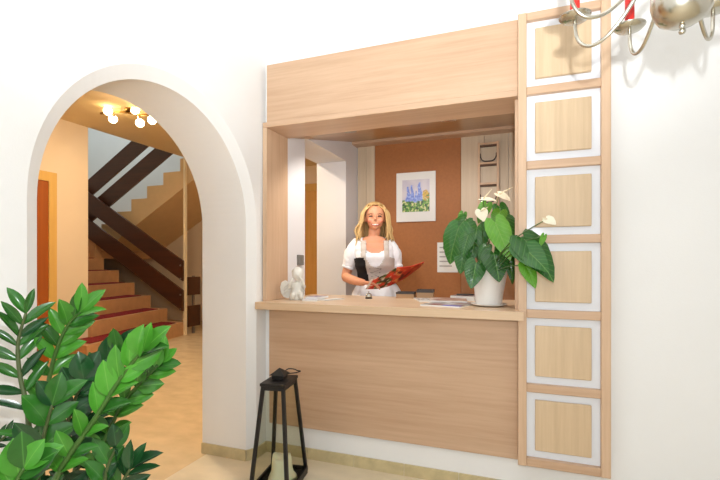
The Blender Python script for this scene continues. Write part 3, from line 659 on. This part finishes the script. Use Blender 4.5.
m = MB(); m.lathe([(.002, .406), (.146, .408), (.146, .418), (.002, .425)], (PCX, PCY, 0), 24); m.build('soil', SOIL, zz)
def zstem(pts, D, kind, n, L, w=1.0, left=1.0, right=1.0, tilt=0, r0=.009, leaf0=.25, dD=0.0, ang=50, tipL=1.0):
    rnd = random.Random(int(pts[0][0]*7+pts[-1][1]))
    P = [atD(x, y, D+dD*i/(len(pts)-1)) for i, (x, y) in enumerate(pts)]
    b = Vector((PCX+(P[0].x-PCX)*.35, PCY+(P[0].y-PCY)*.35, .42)); 
    b.x = max(PCX-.1, min(PCX+.1, b.x)); b.y = max(PCY-.1, min(PCY+.1, b.y))
    mid = (b+P[0])/2+Vector((0, 0, -.02)); S = smooth_path([tuple(p) for p in [b, mid]+P], 4); k = len(S)
    m = MB(); m.tube(S, [r0*(1-.65*i/(k-1)) for i in range(k)], 7); so = m.build('stem', STEMD if kind != 'b' else GREENSTEM, zz, True)
    Q = smooth_path([tuple(p) for p in P], 8); K = len(Q)-1
    def at(t): i = min(K-1, int(t*K)); f_ = t*K-i; return Vector(Q[i]).lerp(Vector(Q[i+1]), f_)
    for i in range(n):
        t = leaf0+(1-leaf0)*i/(n-1); p = at(min(t, .999)); d = (at(min(1, t+.03))-at(max(0, t-.03))).normalized()
        view = (CAMP-p).normalized(); side = d.cross(view).normalized()
        for sg, amt in ((-1, left), (1, right)):
            if amt <= 0: continue
            if i == n-1 and sg == 1 and right < left: continue
            a = math.radians(ang+rnd.uniform(-9, 9))*(1-.45*(t-leaf0)); 
            dirv = (d*math.cos(a)+side*sg*math.sin(a)*amt+view*rnd.uniform(-.1, .35)).normalized()
            l_ = L*(.78+.3*math.sin(math.pi*min(1, .25+.75*(1-t))))*rnd.uniform(.9, 1.1)*min(1, .55+.6*amt)
            nr = (view*rnd.uniform(.5, 1.0)+Vector((0, 0, rnd.uniform(.2, .9)))+side*sg*rnd.uniform(-.5, .2)+d*(-.25))
            kk = kind if rnd.random() > .18 else {'n': 'd', 'd': 'n', 'b': 'n'}[kind]
            link('leaf', ZL[kk][rnd.random() > .6], so, leafM(p, p+dirv*l_, w*rnd.uniform(.85, 1.12), nr))
    p = at(1); d = (at(1)-at(.93)).normalized(); v = (CAMP-p).normalized()
    link('leaf', ZL[kind][0], so, leafM(p, p+d*L*tipL, w, v+Vector((0, 0, .6))))
    return so
zstem([(36, 500), (31, 450), (27, 407), (20.8, 380), (17.7, 351), (19.8, 334), (26, 313)], 1.08, 'n', 9, .080, .66, 1.0, .95, leaf0=.22, ang=58, tipL=.8)
zstem([(44, 500), (42, 430), (50, 375), (58, 346), (68, 325), (80, 312)], 1.14, 'b', 8, .078, .95, 1.0, .9, leaf0=.30, ang=48, tipL=1.1)
zstem([(52, 500), (57, 476), (73, 450), (98, 414), (116, 385), (132, 363), (143, 351)], 0.98, 'b', 9, .076, 1.0, .95, .6, leaf0=.2, r0=.009, ang=46, dD=-.06, tipL=1.15)
zstem([(86, 500), (95, 465), (108, 433), (125, 400), (148, 376), (162, 362)], 1.2, 'b', 9, .072, 1.2, 1.0, .8, leaf0=.2, ang=55, tipL=.75)
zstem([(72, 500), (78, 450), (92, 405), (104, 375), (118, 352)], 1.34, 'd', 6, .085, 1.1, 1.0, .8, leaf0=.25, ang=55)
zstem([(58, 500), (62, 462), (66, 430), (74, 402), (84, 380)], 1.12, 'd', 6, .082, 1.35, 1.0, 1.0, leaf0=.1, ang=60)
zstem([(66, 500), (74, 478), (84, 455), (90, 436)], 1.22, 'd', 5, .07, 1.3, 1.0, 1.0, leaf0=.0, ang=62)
zstem([(8, 520), (12, 495), (18, 478), (24, 468)], .84, 'b', 4, .072, 1.35, 1.0, 1.0, leaf0=.15, ang=42, tipL=.9)
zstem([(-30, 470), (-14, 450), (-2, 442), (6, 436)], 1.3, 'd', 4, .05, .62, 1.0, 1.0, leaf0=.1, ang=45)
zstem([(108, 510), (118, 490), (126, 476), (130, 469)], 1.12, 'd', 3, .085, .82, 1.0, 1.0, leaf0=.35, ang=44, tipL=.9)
zstem([(100, 510), (104, 486), (108, 466), (116, 448)], 1.1, 'n', 4, .07, 1.15, 1.0, .4, leaf0=.1, ang=50)
zstem([(40, 505), (38, 470), (44, 435), (52, 405)], 1.02, 'n', 5, .078, 1.3, 1.0, 1.0, leaf0=.1, ang=62)

# ---- anthurium
AX, AY = -.187, 2.735
an = thing('anthurium', (AX, AY, ZT), 'potted anthurium with heart shaped leaves and cream flowers on the counter', 'potted plant')
m = MB(); m.lathe([(.005, 0), (.06, 0), (.085, .004), (.105, .012), (.107, .016), (.1, .015), (.07, .009), (.005, .008)], (AX, AY, ZT+.0005), 32); m.build('saucer', CERAM, an, True)
def flare(q):
    t = math.atan2(q.y, q.x)-.2; k = 1+(.10*max(0, q.z-.06)/.16)*math.cos(t); return Vector((q.x*k, q.y*k, q.z+max(0, q.z-.15)*.35*math.cos(t)))
m = MB(); m.lathe([(.01, 0), (.062, 0), (.068, .006), (.072, .05), (.078, .10), (.086, .17), (.093, .215), (.094, .222), (.088, .222), (.08, .18), (.07, .175), (.01, .17)], (AX, AY, ZT+.010), 40, lambda q: flare(Vector((q.x*1.13, q.y*1.13, q.z)))); m.build('pot', CERAM, an, 'auto')
m = MB(); m.lathe([(.005, 0), (.078, 0), (.079, .006), (.005, .012)], (AX, AY, ZT+.181), 24); m.build('soil', SOIL, an)
HM = {'n': heart_mesh('leaf', AN), 'b': heart_mesh('leaf', ANB), 's': heart_mesh('spathe', SPATHE, .1, .5)}
AB = Vector((AX, AY, ZT+.19))
def petiole(b, e, r, parent, mt=GREENSTEM, way=None):
    mid = way or b.lerp(e, .5)+Vector((0, 0, .03)); m = MB(); m.tube(smooth_path([tuple(b), tuple(mid), tuple(e)], 5), r, 6); return m.build('petiole', mt, parent, True)
RN = random.Random(4)
def aleaf(p0, p1, Y0, Y1, w, kind='n', nz_=(0, 0, .5), name='leaf'):
    a, b = atY(p0[0], p0[1], Y0), atY(p1[0], p1[1], Y1); v = (CAMP-a).normalized()
    bb = AB+Vector((RN.uniform(-.04, .04), RN.uniform(-.04, .04), -.005)); pe = petiole(bb, a, .0032, an) if a.x < -.03 or Y0 > 2.5 else petiole(bb, a, .0032, an, way=Vector((-.075, 2.47, max(ZT+.24, a.z-.06))))
    M = leafM(a, b, w*.8, v+Vector(nz_)); o = link(name, HM[kind], pe, M); return pe, a, b
L_ = [((458, 229), (447, 262), 2.72, 2.66, 1.05, 'n', (-.35, 0, .5)), ((463, 222), (441, 246), 2.80, 2.74, .8, 'n', (-.5, 0, .3)), ((477, 228), (471, 258), 2.74, 2.64, 1.05, 'n', (0, 0, .5)), ((496, 224), (510, 257), 2.60, 2.52, .82, 'b', (0, 0, .25)), ((500, 212), (494, 226), 2.7, 2.62, 1.0, 'b', (0, 0, .6)),
      ((465, 248), (459, 272), 2.70, 2.64, 1.05, 'n', (-.2, 0, .4)), ((476, 264), (471, 287), 2.62, 2.56, 1.15, 'n', (0, 0, .4)), ((494, 254), (500, 280), 2.60, 2.54, 1.25, 'n', (.1, 0, .5)), ((468, 236), (462, 254), 2.66, 2.6, 1.0, 'n', (-.1, 0, .7)),
      ((486, 247), (479, 262), 2.62, 2.58, 1.0, 'n', (-.3, 0, .6)), ((488, 270), (487, 288), 2.74, 2.70, 1.0, 'n', (0, 0, .3)), ((526, 241), (557, 277), 2.44, 2.36, .95, 'n', (.35, 0, .55)), ((522, 246), (548, 268), 2.43, 2.33, 1.0, 'n', (-.25, 0, .85)),
      ((526, 266), (537, 287), 2.43, 2.40, .9, 'b', (.3, 0, .3)), ((510, 262), (514, 284), 2.66, 2.64, .6, 'n', (.3, 0, .2)), ((506, 222), (520, 252), 2.80, 2.72, .9, 'n', (.4, 0, .4)), ((463, 214), (459, 226), 2.84, 2.82, .9, 'b', (0, 0, .3)),
      ((486, 205), (478, 222), 2.86, 2.82, .9, 'b', (0, 0, .5)), ((500, 208), (508, 230), 2.86, 2.82, .85, 'n', (.2, 0, .4)), ((476, 240), (486, 264), 2.76, 2.72, .9, 'n', (0, 0, .5)), ((505, 240), (516, 262), 2.78, 2.74, .8, 'n', (.3, 0, .3)), ((544, 236), (540, 247), 2.45, 2.43, .7, 'b', (.4, 0, .2))]
for p0, p1, y0, y1, w_, k_, n_ in L_: aleaf(p0, p1, y0, y1, w_, k_, n_)
def flower(p0, p1, Y, w, nrm, sp):
    a, b = atY(*p0, Y), atY(*p1, Y-.02); bb = AB+Vector((RN.uniform(-.03, .03), RN.uniform(-.03, .03), 0)); pe = petiole(bb, a, .0028, an, way=None if a.x < -.03 else Vector((-.06, 2.46, a.z-.12)))
    link('spathe', HM['s'], pe, leafM(a, b, w, nrm)); s0, s1 = a, atY(*sp, Y-.01)
    m = MB(); m.tube([s0, s0.lerp(s1, .5), s1], [.004, .0042, .002], 7); m.build('spadix', SPADIX, pe, True)
flower((481, 211), (484, 221), 2.68, 1.2, Vector((.2, -1, .45)), (488, 207)); flower((483, 199), (497, 200), 2.76, 1.1, Vector((0, -.35, 1)), (492, 189)); flower((499, 194), (511, 200), 2.84, 1.0, Vector((.1, -.5, .9)), (513, 187)); flower((547, 219), (556, 224), 2.45, 1.2, Vector((.2, -.9, .6)), (542, 218))
# ================================================================== PERSON
SKIN = mat('skin', (214, 150, 116), .5, var=.03, scale=12, sss=.15)
LIP = mat('lips', (196, 84, 80), .4); TEETH = mat('teeth', (246, 240, 230), .3); EYEM = mat('eyes', (44, 32, 30), .3); BROWM = mat('eyebrows', (120, 80, 52), .7); CHEEK = mat('cheek', (224, 138, 112), .5, sss=.15)
HAIRM = wood('blonde_hair', (164, 124, 72), (222, 188, 128), 'Z', 60, .45, .3); HAIRD = mat('hair_roots', (150, 112, 70), .5, var=.1, scale=40)
BLOUSE = mat('white_cotton', (238, 238, 242), .8, var=.02, scale=20, bump=.25, bscale=50)
BODICE = mat('grey_beige_linen', (196, 186, 178), .8, var=.04, scale=40, bump=.1, bscale=120); BODB = mat('black_cloth', (20, 19, 22), .8)
SKIRT = mat('black_skirt', (34, 32, 38), .85, bump=.1); SHOE = mat('black_shoes', (24, 22, 22), .4)
PB = Vector((-1.157, 3.50, 0)); PM = Matrix.Translation(PB) @ Matrix.Rotation(TH, 4, 'Z')
pe = thing('person', PB, 'smiling blonde person in a white dirndl blouse reading a red brochure', 'person')
def V(x, y, z): return PM @ Vector((x, y, z))
TOR = [(.93, .005, .005, .18, .118), (1.03, .005, 0, .158, .108), (1.12, .0, -.002, .128, .094), (1.20, -.005, -.008, .132, .10), (1.28, -.012, -.022, .146, .122), (1.34, -.016, -.026, .152, .128), (1.40, -.02, -.012, .158, .11), (1.45, -.022, .0, .158, .088), (1.485, -.022, .008, .125, .066), (1.515, -.018, .01, .07, .052)]
def tor(z):
    for a, b in zip(TOR, TOR[1:]):
        if z <= b[0]:
            t = max(0, (z-a[0])/(b[0]-a[0])); t = t*t*(3-2*t); return [p+(q-p)*t for p, q in zip(a[1:], b[1:])]
    return list(TOR[-1][1:])
def torp(a, z, off=0):
    cx, cy, hw, hd = tor(z); s_, c_ = math.sin(a), -math.cos(a)          # a = 0 faces the counter
    p = .8; return Vector((cx+(hw+off)*math.copysign(abs(s_)**p, s_), cy+(hd+off)*math.copysign(abs(c_)**p, c_), z))
m = MB()
rows = 40; vs_ = [torp(2*math.pi*i/40, .93+(1.515-.93)*j/rows) for j in range(rows+1) for i in range(40)]
m.add([PM @ p for p in vs_], [(j*40+i, j*40+(i+1) % 40, (j+1)*40+(i+1) % 40, (j+1)*40+i) for j in range(rows) for i in range(40)]+[tuple(range(39, -1, -1)), tuple(rows*40+i for i in range(40))])
HX, HZ = -.008, 1.697
def H(x, y, z): return V(HX+(x-HX)*1.09, y*1.03, 1.575+(z-1.575)*.91-.004)      # head proportions
m.tube([V(-.02, .012, 1.47), V(-.016, .006, 1.53), H(HX, -.004, 1.62)], [.062, .05, .05], 14)
m.ball(H(HX, .008, HZ+.012), (.083, .099, .099), 14, PM.to_3x3().to_4x4())
m.ball(H(HX, -.03, 1.642), (.064, .060, .058), 12, PM.to_3x3().to_4x4()); m.ball(H(HX, -.062, 1.594), (.024, .022, .018), 8)
for sx in (-1, 1): m.ball(H(HX+sx*.038, -.058, 1.655), (.024, .022, .024), 8); m.ball(H(HX+sx*.076, .012, 1.68), (.01, .02, .03), 8)
m.tube([H(HX, -.086, 1.706), H(HX, -.096, 1.675), H(HX, -.096, 1.660)], [.007, .010, .0125], 8); m.ball(H(HX, -.081, 1.616), (.026, .012, .012), 8)
def limb(pts, rs): m.tube(smooth_path([tuple(V(*p)) for p in pts], 4), [r for r in smooth_path([(r,) for r in rs], 4) for r in r], 12)
limb([(-.155, .01, 1.44), (-.205, .01, 1.34), (-.252, 0, 1.19), (-.245, -.03, 1.165)], [.05, .046, .040, .039]); limb([(-.25, -.02, 1.172), (-.19, -.13, 1.15), (-.105, -.215, 1.135)], [.040, .038, .027])
limb([(.11, .01, 1.44), (.155, .01, 1.34), (.19, -.01, 1.205), (.188, -.03, 1.19)], [.05, .046, .040, .039]); limb([(.19, -.025, 1.195), (.2, -.08, 1.18), (.19, -.13, 1.17)], [.040, .037, .026])
def hand(wr, fwd, up, th_side):
    wr, fwd, up = Vector(wr), Vector(fwd).normalized(), Vector(up).normalized(); side = fwd.cross(up).normalized()
    pts = [wr, wr+fwd*.035, wr+fwd*.078]
    for o_, r_ in ((-.026, .013), (-.009, .0145), (.009, .0145), (.026, .013)):
        m.tube([PM @ (p+side*o_*(.6+.4*i/2)) for i, p in enumerate(pts)], [.016, r_, r_-.002], 8)
    for k, (o_, ln_) in enumerate(((-.029, .052), (-.010, .064), (.010, .068), (.029, .060))):
        b = wr+fwd*.076+side*o_; j1 = b+fwd*ln_*.5-up*.006; j2 = j1+fwd*ln_*.28-up*.018; j3 = j2+fwd*ln_*.12-up*.018
        m.tube([PM @ q for q in (b, j1, j2, j3)], [.0095, .0088, .008, .0065], 8)
    b = wr+fwd*.02+side*th_side*.03; m.tube([PM @ q for q in (b, b+fwd*.03+side*th_side*.018+up*.012, b+fwd*.062+side*th_side*.016+up*.018)], [.012, .0105, .008], 8)
hand((-.105, -.215, 1.135), (.85, -.45, -.05), (-.1, .3, .95), -1); hand((.19, -.13, 1.17), (-.25, -.8, .25), (.3, .2, .9), 1)
for sx in (-1, 1): limb([(sx*.085, 0, .95), (sx*.09, -.005, .72), (sx*.085, 0, .50), (sx*.085, .01, .32), (sx*.083, .015, .10), (sx*.083, .01, .06)], [.098, .085, .058, .055, .038, .036]); limb([(sx*.083, .03, .045), (sx*.088, -.06, .035), (sx*.09, -.13, .028)], [.036, .034, .024])
body = m.build('body', SKIN, pe, True); remesh(body, .0038, 7)
me = body.data
for x in (LIP, TEETH, EYEM, BROWM, CHEEK): me.materials.append(x)
IP = PM.inverted()
for p in me.polygons:
    c = IP @ p.center
    if c.z > 1.57 and c.y < -.03:
        x, z = (c.x-HX)/1.09, 1.575+(c.z+.004-1.575)/.91
        lz = 1.614+x*x*6
        if (x/.035)**2+((z-lz)/.0095)**2 < 1: p.material_index = 1
        if (x/.026)**2+((z-lz-.0008)/.0036)**2 < 1: p.material_index = 2
        for sx in (-1, 1):
            if ((x-sx*.034)/.016)**2+((z-1.694)/.0065)**2 < 1: p.material_index = 3
            if ((x-sx*.036)/.023)**2+((z-1.716+abs(x-sx*.036)*.15)/.0045)**2 < 1: p.material_index = 4
            if ((x-sx*.045)/.018)**2+((z-1.648)/.016)**2 < 1: p.material_index = 5
# hair
m = MB()
def cap(u, v):
    a = 2*math.pi*u; t = .02+v*2.0; r = (.089, .108, .118); n_ = .004*math.sin(9*a+3*t)
    return H(HX+(r[0]+n_)*math.sin(t)*math.sin(a), .012-(r[1]+n_)*math.sin(t)*math.cos(a), HZ+.012+r[2]*math.cos(t))
def capkeep(u, v):
    a = abs(((u+.5) % 1)-.5)*360; t = math.degrees(.02+v*2.0); return not (a < 64 and t > 44-.05*a) and not (a < 78 and t > 62)
m.grid(cap, 56, 28, capkeep, True); hc = m.build('hair', HAIRM, pe, True); solid(hc, .012, 1)
m = MB(); rn = random.Random(3)
for k in range(64):
    sx = -1 if k % 2 else 1; f_ = (k//2)/31                      # 0 = face side, 1 = nape
    a = math.radians(60+f_*118); out = .022*rn.random()
    x1, y1 = math.sin(a)*(.088+out), .012-math.cos(a)*(.104+out)
    top_ = H(HX+sx*.012, -.045+.09*f_, HZ+.118-.02*abs(.3-f_)); sid = H(HX+sx*x1*.9, y1, HZ+.05-.0*f_); ear = H(HX+sx*(x1+.008), y1+.004, HZ-.04)
    sw = rn.uniform(-.012, .012); zend = rn.uniform(1.425, 1.49)+.0*f_
    spread = (.036 if sx < 0 else .014)+rn.uniform(-.016, .018)
    low = H(HX+sx*(x1+spread*.9)-sw, y1*(.85)-.005, HZ-.13); end = H(HX+sx*(x1+spread)*.95+sw*2, y1*.9-.02*(1-f_), zend)
    m.tube(smooth_path([tuple(q) for q in (top_, sid, ear, low, end)], 4), [r for r in (.007, .010, .012, .0135, .014, .0145, .015, .015, .015, .015, .0148, .0145, .0142, .013, .0115, .009, .004)], 7, flat=.6)
m.build('hair_locks', HAIRM, pe, True)
# blouse
def neck(x, z): return z > 1.368+((x+.012)/.095)**2*.05 and abs(x+.012) < .098 
def keep_bl(u, v):
    z = .98+v*.525; a = 2*math.pi*u; p = torp(a, z); front = p.y < .0
    return not (front and neck(p.x, z)) and not (z > 1.492 and abs(p.x+.02) < .085)
m = MB(); m.grid(lambda u, v: PM @ torp(2*math.pi*u, .98+v*.525, .007), 96, 70, keep_bl, True); bl_ = m.build('blouse', BLOUSE, pe, True); solid(bl_, .004, 1)
for sh, mid, cuff, r_ in (((-.135, .01, 1.475), (-.195, .005, 1.365), (-.235, 0, 1.255), .072), ((.09, .01, 1.475), (.148, .005, 1.37), (.172, -.005, 1.262), .064)):
    pts = smooth_path([tuple(V(*q)) for q in (sh, tuple((a+b)/2 for a, b in zip(sh, mid)), mid, tuple((a+b)/2 for a, b in zip(mid, cuff)), cuff)], 5); n_ = len(pts)
    rr = [r_*(.62+.42*math.sin(math.pi*(i/(n_-1))**.8*.86+.25)) for i in range(n_)]; m = MB(); m.tube(pts, rr, 28, cap=True)
    cen = Vector(pts[n_//2]); m.v = [tuple(Vector(q)+(Vector(q)-cen).normalized()*.004*math.sin(40*math.atan2((Vector(q)-cen).y, (Vector(q)-cen).x))) for q in m.v]
    sl = m.build('sleeve', BLOUSE, pe, True)
    d = (Vector(pts[-1])-Vector(pts[-4])).normalized(); e = Vector(pts[-1]); m = MB(); m.tube([e-d*.008, e+d*.004, e+d*.014], [.053, .056, .053], 24); m.build('cuff', BLOUSE, sl, True)
# bodice
def bod(u, v): return torp(2*math.pi*u, 1.10+v*.375, .016)
def bod_open(p):
    x, z = p.x+.012, p.z
    return p.y < .02 and abs(x) < (.074 if z > 1.33 else .074*math.sqrt(max(0, (z-1.255)/.075))) and z > 1.255
def strap(p): return abs(abs(p.x+.012)-.09) < .024
def keep_bd(u, v):
    p = bod(u, v)
    if p.y < .03 and bod_open(p): return False
    if p.z > 1.345-.25*max(0, abs(p.x+.012)-.10) and not strap(p): return False
    return True
for nm, mt_, cond in (('bodice', BODICE, lambda p: p.y < .03 and (p.z > 1.34 or p.x > -.012-.062-.045*(p.z-1.16)/.2)), ('bodice_side', BODB, None)):
    c0 = lambda p: p.y < .03 and (p.z > 1.335 or -.012-.045-.045*max(0, (p.z-1.14))/.2 < p.x < .17)
    m = MB(); m.grid(lambda u, v: PM @ bod(u, v), 110, 64, (lambda u, v: keep_bd(u, v) and c0(bod(u, v))) if nm == 'bodice' else (lambda u, v: keep_bd(u, v) and not c0(bod(u, v))), True)
    o = m.build(nm, mt_, pe, True); solid(o, .005, 1)
    if nm == 'bodice': bo = o
for k in range(4):
    for sx in (-1, 1):
        z = 1.15+.032*k; x = -.010+sx*(.018+.009*k); cx, cy, hw, hd = tor(z); m = MB(); y = cy-(hd+.023)*max(.2, 1-(abs(x-cx)/hw)**2.5)**.4; m.ball(V(x, y, z), (.006, .005, .006), 6); m.build('hook', GREYM, bo, True)
m = MB(); m.tube([V(-.01-.009*k*(-1)**k-.016*(-1)**k, -.155, 1.15+.03*k) for k in range(5)], .0025, 5); m.build('lace', PLASTER_DARK, bo, True)
# necklace
m = MB(); m.tube([V(-.012+.055*math.sin(a), .0-.075*math.cos(a)*.9, 1.475-.02*math.cos(a)) for a in [math.radians(-70+14*i) for i in range(11)]], .0016, 5); m.ball(V(-.012, -.076, 1.452), .008, 6); m.build('necklace', NICKEL, pe, True)
# skirt and apron
def sk(a, z, off):
    t = max(0, (1.125-z)/.68); hw = .13+.16*t**.6; hd = .098+.15*t**.7; k = 1+.035*math.sin(14*a)*min(1, t*3+.15); return V((hw*k+off)*math.sin(a)+.008, -(hd*k+off)*math.cos(a)-.005, z)
m = MB(); m.grid(lambda u, v: sk(2*math.pi*u, 1.125-.68*v, 0), 84, 20, None, True); o = m.build('skirt', SKIRT, pe, True); solid(o, .005, 1)
m = MB(); m.grid(lambda u, v: sk(-1.75+3.5*u, 1.128-.60*v, .012+.012*math.sin(23*u)*v**.3+.010*min(1, v*6)), 60, 20); o = m.build('apron', BLOUSE, pe, True); solid(o, .004, 1)
m = MB(); m.tube([sk(2*math.pi*i/40, 1.122, .012) for i in range(41)], .011, 8, flat=.5); m.build('apron_band', BLOUSE, pe, True)
for sx in (-1, 1):
    m = MB(); m.tube(smooth_path([tuple(V(sx*.083, .075, .032)), tuple(V(sx*.084, .03, .04)), tuple(V(sx*.088, -.06, .036)), tuple(V(sx*.09, -.13, .03)), tuple(V(sx*.09, -.165, .024))], 3), [.030, .036, .040, .041, .042, .042, .041, .041, .040, .038, .034, .028, .018], 14, flat=.8)
    m.v = [(x, y, max(0, z)) for x, y, z in m.v]; m.build('shoe', SHOE, pe, True)
# open brochure in the hands
br = thing('brochure', atD(394, 276, 3.36), 'open red brochure with food pictures held by the smiling person', 'brochure')
T = [atD(371, 280, 3.36), atD(397, 267.5, 3.30), atD(424.5, 262, 3.34)]; B = [atD(365.5, 289, 3.46), atD(391, 285.5, 3.42), atD(421, 266.5, 3.48)]
def cover(side):
    def fn(u, v):
        c = mixc((196, 44, 30), (222, 78, 44), nz(u, v, 4, side)+.5)
        if side == 0:
            if nz(u, v, 4, 3.3) > .0 and u > .3: c = mixc((96, 116, 44), (60, 40, 26), nz(u, v, 9, 2)+.5)
            if nz(u, v, 7, 8.1) > .3: c = (222, 206, 180)
            if u < .1: c = (226, 214, 206)
        else:
            if nz(u, v, 5, 6.6) > .22 and u < .6: c = (112, 40, 26)
            if nz(u, v, 6, 1.1) > .33: c = (232, 140, 80)
        return c
    return fn
for i, nm in ((0, 'page'), (1, 'page')):
    bow = .012
    fnp = lambda u, v: (B[i].lerp(T[i], v)).lerp(B[i+1].lerp(T[i+1], v), u)+Vector((0, 0, -bow*math.sin(math.pi*u)))
    NU = NV = 18; m = MB(); m.grid(fnp, NU, NV); me = m.mesh(nm, PRINT, True); cf = cover(i); colored(me, lambda q, co: cf((q % (NU+1))/NU, (q//(NU+1))/NV)); o = link(nm, me, br); solid(o, .004, 1)
